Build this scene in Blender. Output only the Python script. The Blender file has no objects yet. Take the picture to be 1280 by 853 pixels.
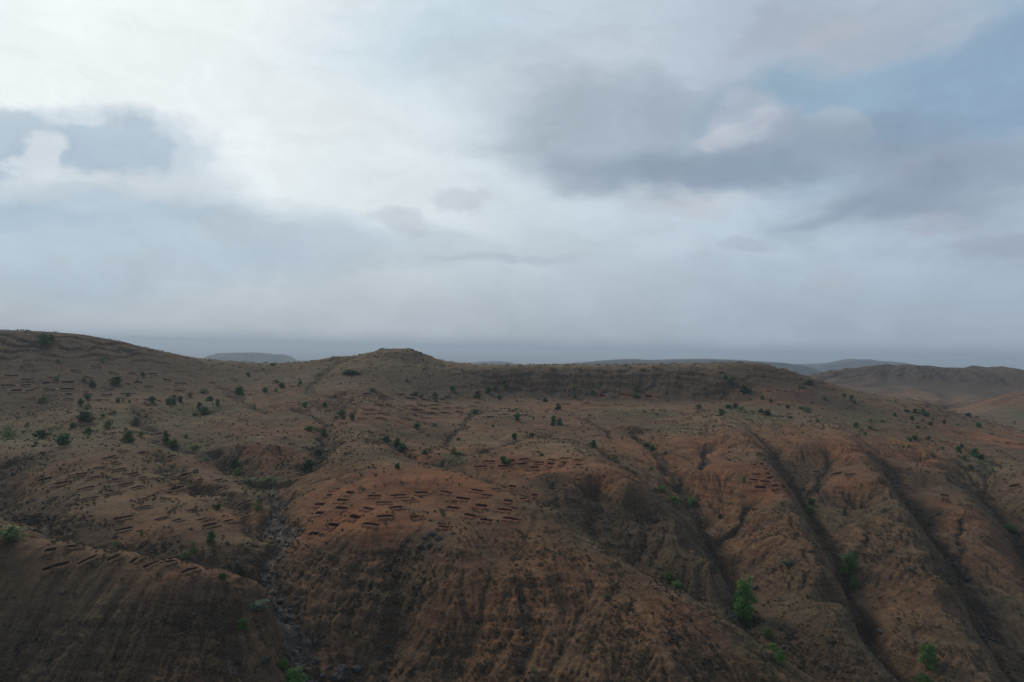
import bpy, math, random
import numpy as np
from math import radians as R
random.seed(7)
rng = np.random.RandomState(11)
S = bpy.context.scene
COL = S.collection

# ---------------------------------------------------------------- camera, sky, sun, exposure
CZ = 260.0                                        # camera height above the far plain
FPX = 1280 * 24.0 / 36.0
PITCH, ROLL = R(0.44), R(1.3)
fw = np.array([0, math.cos(PITCH), math.sin(PITCH)])
r0 = np.array([1.0, 0, 0]); u0 = np.array([0, -math.sin(PITCH), math.cos(PITCH)])
cr = math.cos(ROLL) * r0 + math.sin(ROLL) * u0
cu = -math.sin(ROLL) * r0 + math.cos(ROLL) * u0
cam = bpy.data.objects.new('camera', bpy.data.cameras.new('camera'))
COL.objects.link(cam)
from mathutils import Matrix, Vector
cam.matrix_world = Matrix(((cr[0], cu[0], -fw[0], 0), (cr[1], cu[1], -fw[1], 0), (cr[2], cu[2], -fw[2], CZ), (0, 0, 0, 1)))
cam.data.lens = 24; cam.data.sensor_width = 36; cam.data.clip_start = 0.5; cam.data.clip_end = 200000
S.camera = cam

SUN_EL, SUN_AZ = 34.0, -38.0                      # degrees; azimuth from +Y, negative is to the left
sd = np.array([math.sin(R(SUN_AZ)) * math.cos(R(SUN_EL)), math.cos(R(SUN_AZ)) * math.cos(R(SUN_EL)), math.sin(R(SUN_EL))])
sun = bpy.data.objects.new('sun', bpy.data.lights.new('sun', 'SUN'))
COL.objects.link(sun)
sun.data.energy = 1.5; sun.data.angle = R(14); sun.data.color = (1.0, 0.86, 0.68)
sun.rotation_euler = Vector(sd).to_track_quat('Z', 'Y').to_euler()

S.render.engine = 'CYCLES'
S.cycles.use_denoising = True; S.cycles.denoising_prefilter = 'NONE'
S.cycles.max_bounces = 4; S.cycles.diffuse_bounces = 2; S.cycles.glossy_bounces = 1
S.cycles.transmission_bounces = 2; S.cycles.volume_bounces = 2; S.cycles.transparent_max_bounces = 4
S.cycles.use_adaptive_sampling = True
S.view_settings.view_transform = 'Standard'; S.view_settings.look = 'None'
S.view_settings.gamma = 1.0; S.view_settings.use_curve_mapping = False
S.view_settings.exposure = 0.0

def pix_dir(u, v):
    return fw + cr * (u - 640.0) / FPX + cu * (426.5 - v) / FPX
def pix_pt(u, v, d):
    p = pix_dir(u, v) * d
    return p[0], p[1], p[2]                       # relative to the camera height

# ---- world: Nishita sky with soft clouds laid out by azimuth and elevation
W = bpy.data.worlds.new("World"); S.world = W; W.use_nodes = True
nt = W.node_tree; nt.nodes.clear(); L = nt.links
def N(tree, typ, **kw):
    n = tree.nodes.new(typ)
    for k, v in kw.items(): setattr(n, k, v)
    return n
def setin(tree, node, i, val):
    if val is None: return
    if isinstance(val, bpy.types.NodeSocket): tree.links.new(val, node.inputs[i])
    else: node.inputs[i].default_value = val
def M_(tree, op, a, b=None, c=None, clamp=False):
    n = N(tree, 'ShaderNodeMath', operation=op, use_clamp=clamp)
    setin(tree, n, 0, a); setin(tree, n, 1, b); setin(tree, n, 2, c)
    return n.outputs[0]
def MIX(tree, f, a, b, blend='MIX'):
    n = N(tree, 'ShaderNodeMix', data_type='RGBA', blend_type=blend)
    setin(tree, n, 0, f)
    for i, x in ((6, a), (7, b)):
        if isinstance(x, tuple) and len(x) == 3: x = x + (1.0,)
        setin(tree, n, i, x)
    return n.outputs[2]
def MR(tree, x, a, b, c=0.0, d=1.0, smooth=True):
    n = N(tree, 'ShaderNodeMapRange', interpolation_type='SMOOTHSTEP' if smooth else 'LINEAR')
    setin(tree, n, 0, x)
    for i, q in enumerate((a, b, c, d)): setin(tree, n, i + 1, q)
    return n.outputs[0]
def NOISE(tree, vec, scale, detail=4.0, rough=0.55, dist=0.0, col=False):
    n = N(tree, 'ShaderNodeTexNoise'); n.noise_dimensions = '3D'
    setin(tree, n, 'Vector', vec); n.inputs['Scale'].default_value = scale
    n.inputs['Detail'].default_value = detail; n.inputs['Roughness'].default_value = rough
    n.inputs['Distortion'].default_value = dist
    return n.outputs['Color' if col else 'Fac']
HAZE_COL, HAZE_DENS = (0.69, 0.82, 0.95, 1.0), 0.00015
def srgb(*c):
    return tuple(((x / 255 + 0.055) / 1.055) ** 2.4 if x > 10 else x / 255 / 12.92 for x in c)
SKY_STRENGTH = 0.1
def sky_col(*c):                                  # a cloud's radiance, in the sky texture's own units
    return tuple(x / SKY_STRENGTH for x in srgb(*c))
sky = N(nt, 'ShaderNodeTexSky', sky_type='NISHITA', sun_disc=False)
sky.sun_elevation = R(SUN_EL); sky.sun_rotation = R(SUN_AZ)
sky.altitude = 500; sky.air_density = 1.6; sky.dust_density = 3.0; sky.ozone_density = 1.2
tc = N(nt, 'ShaderNodeTexCoord')
sx = N(nt, 'ShaderNodeSeparateXYZ'); L.new(tc.outputs['Generated'], sx.inputs[0])
az = M_(nt, 'ARCTAN2', sx.outputs[0], sx.outputs[1])
el = M_(nt, 'ARCSINE', sx.outputs[2])
cv = N(nt, 'ShaderNodeCombineXYZ'); L.new(az, cv.inputs[0]); L.new(el, cv.inputs[1])
# warp the sky coordinates so that every cloud edge is ragged
def warped(amount, scale, detail, stretch=2.0):
    mp = N(nt, 'ShaderNodeMapping'); mp.inputs['Scale'].default_value = (1, stretch, 1)
    L.new(cv.outputs[0], mp.inputs[0])
    nz = NOISE(nt, mp.outputs[0], scale, detail, 0.55, col=True)
    v1 = N(nt, 'ShaderNodeVectorMath', operation='SUBTRACT'); L.new(nz, v1.inputs[0]); v1.inputs[1].default_value = (.5, .5, .5)
    v2 = N(nt, 'ShaderNodeVectorMath', operation='MULTIPLY'); L.new(v1.outputs[0], v2.inputs[0]); v2.inputs[1].default_value = (amount * 1.6, amount, 0)
    v3 = N(nt, 'ShaderNodeVectorMath', operation='ADD'); L.new(cv.outputs[0], v3.inputs[0]); L.new(v2.outputs[0], v3.inputs[1])
    return v3.outputs[0]
wsoft = warped(0.15, 5.0, 8.0)
wsharp = warped(0.06, 15.0, 6.0, 1.3)
def azel(u, v):
    d = pix_dir(u, v); d = d / np.linalg.norm(d)
    return math.atan2(d[0], d[1]), math.asin(d[2])
def blob(u, v, su, sv, rot=0.0, vec=None, lo=0.0, hi=0.6):
    a, e = azel(u, v)
    mp = N(nt, 'ShaderNodeMapping', vector_type='TEXTURE')
    mp.inputs['Location'].default_value = (a, e, 0); mp.inputs['Rotation'].default_value = (0, 0, R(rot))
    mp.inputs['Scale'].default_value = (su / FPX, sv / FPX, 1)
    L.new(vec if vec is not None else wsoft, mp.inputs[0])
    g = N(nt, 'ShaderNodeTexGradient', gradient_type='SPHERICAL'); L.new(mp.outputs[0], g.inputs[0])
    return MR(nt, g.outputs['Fac'], lo, hi)
# general veil of high cloud: bright towards the sun on the left, greyer to the right and low down
t_az = MR(nt, az, R(-34), R(38))
veil_hi = MIX(nt, t_az, sky_col(214, 221, 223), sky_col(170, 186, 201))
veil_lo = MIX(nt, t_az, sky_col(171, 178, 184), sky_col(150, 162, 175))
t_el = MR(nt, el, R(0.0), R(11))
veil = MIX(nt, t_el, veil_lo, veil_hi)
t_top = MR(nt, el, R(24), R(60))
veil = MIX(nt, t_top, veil, sky_col(132, 150, 172))
back = MR(nt, sx.outputs[1], 0.25, -0.35)
veil = MIX(nt, back, veil, sky_col(124, 138, 158))
cover = NOISE(nt, wsoft, 3.2, 5.0, 0.55)
base = MIX(nt, M_(nt, 'MAXIMUM', MR(nt, cover, 0.25, 0.6, 0.86, 0.97), MR(nt, el, R(16), R(7))), sky.outputs[0], veil)
c = base
def paint(c, mask, amt, col):
    return MIX(nt, M_(nt, 'MULTIPLY', mask, amt * 0.88), c, col)
streak_map = N(nt, 'ShaderNodeMapping'); streak_map.inputs['Scale'].default_value = (1, 3.2, 1)
L.new(wsoft, streak_map.inputs[0])
streak = NOISE(nt, streak_map.outputs[0], 4.5, 6.0, 0.6)
fine = NOISE(nt, wsoft, 11.0, 7.0, 0.6)
# bright glow region of cloud at upper left
c = paint(c, blob(130, 60, 420, 230, 0, None, 0, 0.8), 0.80, sky_col(232, 237, 237))
c = paint(c, blob(420, 170, 300, 120, -14, None, 0, 0.9), 0.60, sky_col(218, 224, 225))
# clear blue gaps
c = paint(c, blob(560, 40, 250, 90, 8, None, 0, 0.9), 0.55, sky_col(180, 202, 215))
# large cloud, left
c = paint(c, blob(80, 240, 215, 75, 8, wsharp, 0.02, 0.45), 0.75, sky_col(184, 196, 206))
c = paint(c, blob(90, 212, 165, 74, 14, wsharp, 0.04, 0.26), 0.75, sky_col(183, 196, 207))
c = paint(c, blob(-20, 205, 140, 72, 0, wsharp, 0.05, 0.26), 0.8, sky_col(172, 187, 200))
c = paint(c, blob(100, 210, 108, 52, 24, wsharp, 0.05, 0.22), 0.85, sky_col(168, 184, 198))
c = paint(c, blob(52, 196, 40, 28, 40, wsharp, 0.0, 0.35), 0.9, sky_col(206, 213, 218))
c = paint(c, blob(100, 238, 120, 24, 8, wsharp, 0.0, 0.5), 0.8, sky_col(212, 218, 221))
c = paint(c, blob(190, 232, 110, 24, 5, wsharp, 0.0, 0.6), 0.7, sky_col(200, 207, 212))
c = paint(c, blob(120, 298, 440, 74, 3, None, 0.0, 0.6), 0.80, sky_col(166, 183, 196))
c = paint(c, blob(500, 312, 420, 40, 4, None, 0.0, 0.7), 0.32, sky_col(168, 182, 194))
c = paint(c, blob(500, 275, 60, 18, -3, wsharp, 0.0, 0.6), 0.5, sky_col(172, 179, 189))
c = paint(c, blob(578, 247, 48, 18, -3, wsharp, 0.0, 0.6), 0.55, sky_col(178, 183, 191))
c = paint(c, blob(630, 325, 120, 16, 2, None, 0.0, 0.8), 0.5, sky_col(158, 168, 181))
# large grey cloud, right of centre, with the clear gap behind its puffs
c = paint(c, blob(790, 90, 320, 120, -4, None, 0.0, 0.8), 0.50, sky_col(176, 183, 193))
c = paint(c, blob(820, 160, 290, 82, 3, None, 0.0, 0.55), 0.85, sky_col(152, 165, 177))
c = paint(c, blob(1170, 120, 290, 105, 4, None, 0.0, 0.55), 0.95, sky_col(131, 156, 179))
c = paint(c, blob(1000, 130, 110, 62, 10, None, 0.0, 0.6), 0.80, sky_col(146, 169, 187))
c = paint(c, blob(1050, 22, 210, 52, 4, None, 0.0, 0.7), 0.75, sky_col(160, 168, 180))
c = paint(c, blob(1040, 45, 70, 18, 12, wsharp, 0.0, 0.8), 0.5, sky_col(176, 178, 188))
c = paint(c, blob(940, 158, 62, 44, 0, wsharp, 0.0, 0.30), 0.85, sky_col(168, 176, 188))
c = paint(c, blob(925, 172, 56, 17, 4, wsharp, 0.0, 0.5), 0.70, sky_col(188, 193, 202))
c = paint(c, blob(958, 148, 24, 18, 0, wsharp, 0.0, 0.5), 0.70, sky_col(184, 188, 198))
c = paint(c, blob(1036, 168, 44, 38, 0, wsharp, 0.0, 0.30), 0.85, sky_col(162, 174, 187))
c = paint(c, blob(1100, 196, 120, 24, 4, wsharp, 0.0, 0.5), 0.70, sky_col(148, 160, 176))
c = paint(c, blob(1200, 205, 110, 30, 0, wsharp, 0.0, 0.5), 0.70, sky_col(152, 163, 179))
c = paint(c, blob(900, 200, 320, 46, 3, None, 0.0, 0.85), 0.90, sky_col(133, 147, 164))
c = paint(c, blob(1200, 240, 250, 60, 4, None, 0.0, 0.85), 0.85, sky_col(138, 151, 168))
c = paint(c, blob(1110, 256, 120, 26, 6, None, 0.0, 0.9), 0.60, sky_col(130, 142, 160))
c = paint(c, blob(870, 245, 110, 26, 3, None, 0.0, 0.8), 0.5, sky_col(182, 184, 190))
c = paint(c, blob(1180, 282, 46, 14, 0, wsharp, 0.0, 0.6), 0.4, sky_col(166, 168, 181))
c = paint(c, blob(1250, 315, 130, 26, 0, None, 0.0, 0.7), 0.60, sky_col(142, 151, 167))
c = paint(c, blob(1038, 347, 34, 18, 0, wsharp, 0.0, 0.6), 0.42, sky_col(168, 170, 179))
c = paint(c, blob(930, 300, 70, 14, 3, None, 0.0, 0.7), 0.40, sky_col(150, 157, 172))
c = MIX(nt, M_(nt, 'MULTIPLY', MR(nt, el, R(1.3), R(-.2)), .8), c, MIX(nt, t_az, sky_col(146, 158, 170), sky_col(126, 138, 152)))
# soft streaks over everything
sm = MR(nt, streak, 0.3, 0.72, 0.93, 1.06, False)
cs = N(nt, 'ShaderNodeVectorMath', operation='SCALE'); L.new(c, cs.inputs[0]); L.new(sm, cs.inputs['Scale'])
sm2 = MR(nt, fine, 0.3, 0.72, 0.955, 1.045, False)
cs2 = N(nt, 'ShaderNodeVectorMath', operation='SCALE'); L.new(cs.outputs[0], cs2.inputs[0]); L.new(sm2, cs2.inputs['Scale'])
bg = N(nt, 'ShaderNodeBackground'); bg.inputs['Strength'].default_value = SKY_STRENGTH
gain = N(nt, 'ShaderNodeVectorMath', operation='MULTIPLY'); L.new(cs2.outputs[0], gain.inputs[0]); gain.inputs[1].default_value = (1.10, 1.12, 1.14)
L.new(gain.outputs[0], bg.inputs['Color'])
wo = N(nt, 'ShaderNodeOutputWorld'); L.new(bg.outputs[0], wo.inputs['Surface'])
# ---------------------------------------------------------------- soil-conservation trenches: survey
# each row: (phrase, tilt of the trenches in the photo or None for along the contour, red soil?, [(column, row, length), ...])
TR = []
def trow(cat, phrase, pts, L=16, tilt=None, red=False, dark=1.0):
    TR.append((cat, phrase, [(p[0], p[1], p[2] if len(p) > 2 else L) for p in pts], tilt, red))
A_ = 'trenches along the crest of the lower left spur'
trow(A_, 'upper row on the near lower-left crest', [(63,687,14),(91,683,12),(122,687,12)], tilt=-.15)
trow(A_, 'long middle row on the near lower-left crest', [(74,696,22),(109,699,20),(142,697,15),(169,699,15),(189,705,17),(215,701,12)], tilt=-.45)
trow(A_, 'bottom row on the near lower-left crest', [(70,707,28),(127,711,21),(237,712,18)], tilt=-.3)
B_ = 'trenches on the brown spur left of the rocky stream'
trow(B_, 'top row of the brown left spur', [(153,564,11),(177,566,10),(214,570,16),(233,585,9),(251,577,7)], tilt=-.25)
trow(B_, 'second row of the brown left spur', [(136,572,14),(143,579,8),(185,576,14),(213,591,14),(233,593,12),(248,600,13),(271,592,9)], tilt=-.25)
trow(B_, 'third row of the brown left spur', [(125,585,15),(147,587,17),(166,592,9),(178,597,7),(204,623,8),(222,610,20),(248,611,17),(273,600,11),(278,609,11),(295,602,8)], tilt=-.2)
trow(B_, 'fourth row of the brown left spur', [(98,593,24),(117,597,24),(143,600,18),(157,605,20),(171,609,13),(212,616,9),(286,625,14),(305,629,19)], tilt=-.2)
trow(B_, 'fifth row of the brown left spur', [(55,599,18),(76,604,25),(107,610,23),(140,617,19),(178,624,9),(201,624,11),(240,638,12)], tilt=-.2)
trow(B_, 'lowest left row of the brown left spur', [(68,622,10),(112,623,18),(154,647,19),(178,634,18),(155,661,20)], tilt=-.2)
trow(B_, 'lowest right row of the brown left spur', [(202,648,16),(221,650,12),(253,649,15),(286,651,10),(262,656,16)], tilt=-.25)
C_ = 'trenches on the bare red crest above the rocky stream'
trow(C_, 'top row on the red central crest', [(421,611,9),(438,616,13),(468,620,19),(498,619,17),(527,616,19),(558,615,17),(597,613,16),(620,611,13),(641,608,9)], tilt=0, red=True)
trow(C_, 'second row on the red central crest', [(412,619,6),(429,625,18),(480,628,20),(512,626,17),(535,621,13),(579,623,17),(609,619,16),(637,615,14)], tilt=0, red=True)
trow(C_, 'third row on the red central crest', [(400,630,14),(427,635,18),(461,636,18),(495,634,15),(567,635,17),(602,632,14),(636,626,12),(656,623,12),(669,619,6)], tilt=0, red=True)
trow(C_, 'fourth row on the red central crest', [(400,641,13),(444,646,20),(482,645,20),(519,646,12),(588,644,16),(631,637,18)], tilt=0, red=True)
trow(C_, 'bottom row on the red central crest', [(393,667,12),(417,656,20),(464,655,20),(555,659,14),(608,650,16),(639,648,20)], tilt=0, red=True)
D_ = 'trenches in the red patch right of centre'
trow(D_, 'upper row of the central red patch', [(612,577,17),(640,576,9),(656,574,14),(691,575,11),(706,573,12),(723,575,10)], tilt=0, red=True)
trow(D_, 'middle row of the central red patch', [(601,583,15),(653,580,13),(674,578,12),(689,580,10),(705,578,9),(724,581,9)], tilt=0, red=True)
trow(D_, 'lower row of the central red patch', [(629,583,17),(668,584,11),(687,585,10),(701,583,7)], tilt=0, red=True)
E_ = 'trenches on the shelf below the far scarp'
trow(E_, 'highest row on the shelf below the knoll', [(459,492,9),(500,493,10),(517,494,8),(535,496,8),(560,497,9)], tilt=0)
trow(E_, 'second row on the shelf below the knoll', [(513,498,11),(533,500,12),(552,500,8),(560,504,8),(596,503,9)], tilt=0)
trow(E_, 'third row on the shelf below the knoll', [(474,507,9),(486,507,8),(512,508,11),(528,507,12),(543,506,10),(559,505,10),(590,508,9)], tilt=0)
trow(E_, 'fourth row on the shelf below the knoll', [(460,512,9),(522,512,12),(543,511,11),(558,510,10),(573,510,11),(598,513,10),(620,514,10),(640,513,9)], tilt=0)
trow(E_, 'fifth row on the shelf below the knoll', [(460,517,14),(479,517,14),(517,518,12),(540,517,13),(556,516,12),(574,515,11),(603,516,9),(631,518,9),(655,519,11)], tilt=0)
trow(E_, 'front row on the shelf below the knoll', [(453,523,13),(474,523,13),(507,523,13),(530,522,14),(613,521,10),(628,519,10)], tilt=0)
trow(E_, 'sparse row below the middle of the scarp', [(708,505,8),(720,511,10),(735,504,9),(756,507,10),(773,506,10),(790,508,9)], tilt=0, red=True)
trow(E_, 'short row at the foot of the scarp', [(753,495,8),(773,492,12),(785,495,14),(811,496,9)], tilt=0, red=True)
F_ = 'trenches on the dark slope of the left hill'
trow(F_, 'highest row on the dark left hill', [(142,466,11),(165,467,9),(190,467,11),(95,463,12),(120,459,10)], tilt=0)
trow(F_, 'second row on the dark left hill', [(14,470,14),(35,475,13),(64,472,13),(110,472,11),(226,479,11),(209,475,9)], tilt=0)
trow(F_, 'third row on the dark left hill', [(10,482,14),(32,481,10),(60,479,16),(85,478,14),(112,478,9),(141,475,15),(172,478,11)], tilt=0)
trow(F_, 'fourth row on the dark left hill', [(20,488,12),(38,488,13),(62,487,18),(83,486,14),(107,490,8),(137,487,13),(186,483,9),(224,488,14)], tilt=0)
trow(F_, 'fifth row on the dark left hill', [(62,494,16),(87,493,15),(110,493,10),(134,494,13),(160,492,15),(265,478,8)], tilt=0)
trow(F_, 'bottom row on the dark left hill', [(40,497,14),(66,500,15),(85,499,13),(127,500,15),(152,498,7),(184,505,9)], tilt=0)
G_ = 'trenches on the red shoulder under the far knob'
trow(G_, 'row on the red shoulder under the far knob', [(962,489,8),(972,488,8),(983,490,8),(991,489,7),(1000,489,6),(1007,490,6)], tilt=0, red=True)
H_ = 'trenches on the orange spur right of centre'
trow(H_, 'upper row on the orange spur right of centre', [(943,581,6),(952,580,7),(957,586,7),(946,593,9),(960,592,8)], tilt=0, red=True)
trow(H_, 'middle row on the orange spur right of centre', [(943,600,9),(957,602,13),(963,597,10),(969,607,9),(980,608,7)], tilt=0, red=True)
trow(H_, 'lower row on the orange spur right of centre', [(951,609,12),(951,614,12),(969,613,9)], tilt=0, red=True)
I_ = 'scattered trenches on the right-hand spurs'
trow(I_, 'loose row on the right slopes', [(1021,590,11),(1045,592,12),(1063,593,12),(1181,619,8),(1182,625,8),(1268,607,9)], tilt=0)

# ---------------------------------------------------------------- noise helpers
TAB = [np.random.RandomState(100 + i).rand(256, 256) for i in range(12)]
def vnoise(x, y, k=0):
    xi = np.floor(x).astype(np.int64); yi = np.floor(y).astype(np.int64)
    fx = x - xi; fy = y - yi
    fx = fx * fx * (3 - 2 * fx); fy = fy * fy * (3 - 2 * fy)
    t = TAB[k % 12]; x0 = xi & 255; x1 = (xi + 1) & 255; y0 = yi & 255; y1 = (yi + 1) & 255
    a = t[x0, y0]; b = t[x1, y0]; c_ = t[x0, y1]; d = t[x1, y1]
    return (a + (b - a) * fx) * (1 - fy) + (c_ + (d - c_) * fx) * fy
def fbm(x, y, octs, k=0, gain=0.5):
    s = 0; a = 1.0; n = 0
    for i in range(octs):
        s = s + a * vnoise(x * 2 ** i + 17.3 * i + k * 3.1, y * 2 ** i - 9.7 * i, k + i); n += a; a *= gain
    return s / n
def sstep(a, b, x):
    t = np.clip((x - a) / (b - a), 0, 1); return t * t * (3 - 2 * t)

# ---------------------------------------------------------------- survey of the landform
# ridge and gully lines as (column, row, distance) read off the photograph, turned into points on the ground
RIDGES = [
 # lower left spur
 [(-120,653,118),(0,669,119),(80,677,118),(150,687,117),(220,697,116),(280,709,115),(330,734,114)],
 # spur between the two left gullies
 [(60,548,222),(120,558,200),(180,563,188),(230,590,172),(280,617,158),(318,640,150)],
 # central red spur and its south-east spine
 [(455,480,350),(440,500,300),(435,520,258),(440,540,225),(450,560,196),(460,585,172),(465,610,152),(470,640,139)],
 [(470,556,206),(510,575,186),(560,588,172),(620,607,157),(660,622,148),(700,642,141),(760,690,130),(850,742,119),(930,790,110),(1020,853,102),(1100,905,95)],
 # spur three
 [(640,535,275),(690,556,226),(730,571,206),(785,602,182),(840,645,166),(890,702,149)],
 # spur four
 [(890,520,290),(925,540,262),(955,565,238),(980,608,202),(1003,650,181),(1040,718,152),(1066,770,136),(1106,853,118),(1150,925,106)],
 # spur five
 [(1030,520,300),(1065,550,258),(1096,585,224),(1132,640,189),(1170,698,164),(1208,780,140),(1246,853,122),(1285,930,106)],
 # spur six
 [(1130,535,290),(1165,568,258),(1210,615,222),(1240,655,200),(1262,700,182),(1325,790,150)],
 [(1250,560,270),(1310,630,215),(1380,740,165)],
 # knoll-west fan
 [(300,500,300),(312,528,255),(318,548,216)],
 [(258,558,207),(290,556,199),(335,557,197),(368,565,199)],
 [(560,500,350),(600,520,300),(640,535,275)],
 [(560,552,252),(600,556,236),(650,562,222),(700,580,202),(740,600,187)],
 [(780,515,312),(800,535,275),(800,553,246)],[(840,515,312),(855,540,268),(862,560,242)],
]
GULLIES = [
 # (points, cut depth, half width)
 ([(430,930,96),(410,890,101),(390,853,105),(372,800,111),(355,762,116),(338,725,124),(345,692,132),(360,666,140),(343,640,150),(335,608,170)], 2.2, 2.1),
 ([(335,608,170),(300,594,183),(262,574,202),(212,552,222),(185,528,250),(170,505,280)], 1.8, 2.6),
 ([(335,608,170),(362,596,178),(395,582,191),(405,568,204),(408,545,232),(396,518,265),(360,505,290)], 2.0, 2.4),
 ([(-90,590,185),(-10,612,165),(30,640,145),(70,657,134),(150,684,127),(240,700,122),(300,722,119),(345,748,117)], 1.8, 3.0),
 ([(20,575,190),(5,600,170),(0,625,158),(20,640,146)], 2.0, 3.0),
 ([(185,560,196),(205,585,180),(245,618,163),(290,640,152),(322,668,142),(340,685,136)], 1.3, 1.6),
 ([(482,545,235),(505,562,215),(560,584,192),(600,590,187),(640,600,180),(700,637,165),(760,682,155),(850,737,140),(900,767,132),(950,802,126),(1000,847,118),(1060,910,105)], 2.4, 1.9),
 ([(790,533,268),(820,556,236),(835,578,220),(850,602,208),(872,640,190),(900,690,170),(922,738,150),(950,802,126)], 2.2, 1.7),
 ([(735,560,232),(765,572,219),(800,590,204),(840,622,188),(872,650,182)], 1.6, 1.8),
 ([(935,535,282),(970,562,249),(985,592,226),(1003,620,208),(1020,650,190),(1060,713,163),(1090,770,145),(1130,853,126),(1170,925,112)], 2.2, 1.7),
 ([(1100,572,255),(1112,590,240),(1130,620,218),(1150,652,200),(1190,702,175),(1230,782,150),(1270,853,131),(1310,930,115)], 2.0, 1.7),
 ([(1150,580,255),(1185,595,246),(1230,620,236),(1262,655,213),(1282,690,195),(1350,780,160)], 2.0, 1.8),
 ([(490,853,104),(500,800,112),(490,740,119),(492,690,129)], 1.3, 1.8),
 ([(640,853,100),(655,790,108),(650,720,118)], 0.7, 1.0),
 ([(270,480,350),(300,500,320),(330,520,270)], 1.0, 1.6),
 ([(420,455,420),(402,468,390),(385,485,345),(400,500,310)], 1.6, 2.5),
 ([(1090,855,135),(1075,800,146),(1050,740,160)], 0.8, 1.4),
 ([(560,572,205),(600,568,224),(640,556,245),(690,548,262)],0.9,1.3),([(600,512,325),(575,535,275),(545,560,232)],0.9,1.2),([(720,520,305),(745,535,275),(770,550,250)],0.9,1.2),([(420,500,320),(425,530,262)],0.8,1.2),([(905,692,172),(930,662,183),(945,632,196)],1.3,1.3),([(1060,722,162),(1078,690,173),(1086,652,189)],1.3,1.3),([(1190,705,175),(1203,672,189),(1208,642,203)],1.2,1.3),([(760,684,156),(750,652,170),(738,626,184)],1.3,1.4),([(700,640,166),(690,612,184),(672,592,200)],1.2,1.3),([(800,708,148),(812,680,160),(815,655,172)],1.2,1.3),([(868,592,214),(884,576,231),(890,560,250)],1.2,1.2),([(1003,620,208),(1030,600,224),(1040,580,240)],1.2,1.3),
 ([(300,853,99),(285,800,104),(300,760,109)], 0.8, 1.4),
]
POINTS = [
 # foreground bottom
 (-150,853,98),(0,853,98),(100,853,97.5),(200,853,97),(300,853,99.5),(-150,760,106),(0,760,107),(150,770,105),(280,780,106),
 (0,1000,84),(200,1000,84),(400,1000,88),(640,1000,84),(900,1000,84),(1280,1000,100),
 (450,853,106.5),(450,670,131),(400,700,128),(400,760,118),(550,853,103),(550,760,113),(560,680,127),(640,700,125),(700,853,98),(700,760,112),(780,853,96.5),(850,853,96),(950,900,93),
 (620,640,141),(560,640,143),(520,620,152),(520,650,138),
 # left middle
 (100,600,165),(60,600,168),(100,640,143),(200,660,136),(200,625,154),(300,682,131),(250,650,142),(-60,560,200),(0,550,220),(50,547,230),(120,545,225),(0,520,255),(100,520,252),
 (50,500,280),(50,470,313),(50,440,346),(150,500,285),(150,470,330),(150,450,360),(-150,520,255),(-150,470,310),(-150,440,340),(-150,425,350),
 (250,520,275),(250,500,305),(250,480,345),(230,465,368),(330,480,360),(330,465,395),(300,550,222),
 (0,413.5,365),(50,415.5,370),(100,418.5,378),(140,426,384),(170,433.5,388),(240,449,402),(290,452,412),(340,454.5,420),(380,452,426),(420,446,430),(450,443.8,440),(467,441,446),(482,436.4,448),(495,436,450),(507,436.4,451),(523,442,452),(544,450,451),(560,453.5,450),(600,457,446),
 (480,452,415),(440,460,398),(520,462,400),(480,475,368),(520,485,360),(480,500,325),(520,520,292),(560,540,262),(600,560,228),(520,540,250),(560,565,212),
 # plateau edge, foot of its scarp
 (600,462,404),(640,464,402),(690,464,400),(740,465,397),(790,465,392),(850,467,386),(900,466,382),
 (600,478,386),(640,488,386),(690,491,383),(740,492,380),(800,491,375),(850,494,368),(900,497,362),
 (640,458.5,455),(740,459.5,450),(850,457.5,440),(700,459.5,455),(800,459,446),
 (880,454.5,430),(920,453,425),(950,454,420),(975,461,412),(1000,470,402),(1020,479,392),(1042,489,380),
 (960,475,385),(1000,485,372),(960,493,350),(1020,500,345),(1060,500,352),(900,480,370),
 (640,512,320),(700,515,312),(760,518,300),(840,512,312),(700,540,262),(760,555,240),(830,535,275),(880,510,318),(940,515,305),(1000,517,302),
 (640,570,208),(600,575,206),(680,590,195),(720,610,182),(800,650,172),
 # right middle
 (1060,520,310),(1100,502,362),(1150,502,368),(1200,525,345),(1200,545,300),(1280,545,330),(1240,530,380),(1350,560,330),(1100,540,285),(1140,555,268),
 (1060,570,238),(1000,555,250),(1040,640,200),(1080,640,204),
]
HIDDEN = [ # (x, y, height relative to the camera) for ground behind the skyline
 (-400,420,-2),(-330,520,-40),(-200,560,-55),(0,600,-62),(150,600,-60),(-100,500,-35),(60,500,-20),(120,480,-20),(220,500,-45),
 (-500,700,-80),(-200,800,-90),(0,900,-95),(150,800,-85),(260,520,-52),(330,600,-62),(420,700,-66),
 (-700,400,-20),(-400,200,-40),(-300,60,-45),(-150,30,-50),(150,20,-62),(300,60,-75),(400,150,-72),
 (520,420,-58),(520,520,-62),(640,640,-66),(-1200,1000,-110),(0,1300,-150),
]
FARHILL = [ # right-hand distant hill
 (1030,490,850),(1062,478,960),(1075,474,980),(1100,462,1010),(1120,457,1020),(1160,455.5,1040),(1200,455.5,1060),(1212,453,1070),(1230,450.5,1080),(1250,450.5,1080),(1270,455,1080),(1330,457,1080),(1400,470,1100),
 (1080,500,760),(1150,490,820),(1160,478,930),(1220,480,920),(1280,485,900),(1120,482,880),(1200,500,760),(1250,506,700),(1350,500,760),
 (1180,515,560),(1240,525,540),(1262,500,610),(1285,494,630),(1330,490,640),(1400,500,600),
]
cx, cy, cz_ = [], [], []
def addp(u, v, d):
    p = pix_pt(u, v, d); cx.append(p[0]); cy.append(p[1]); cz_.append(p[2])
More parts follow.
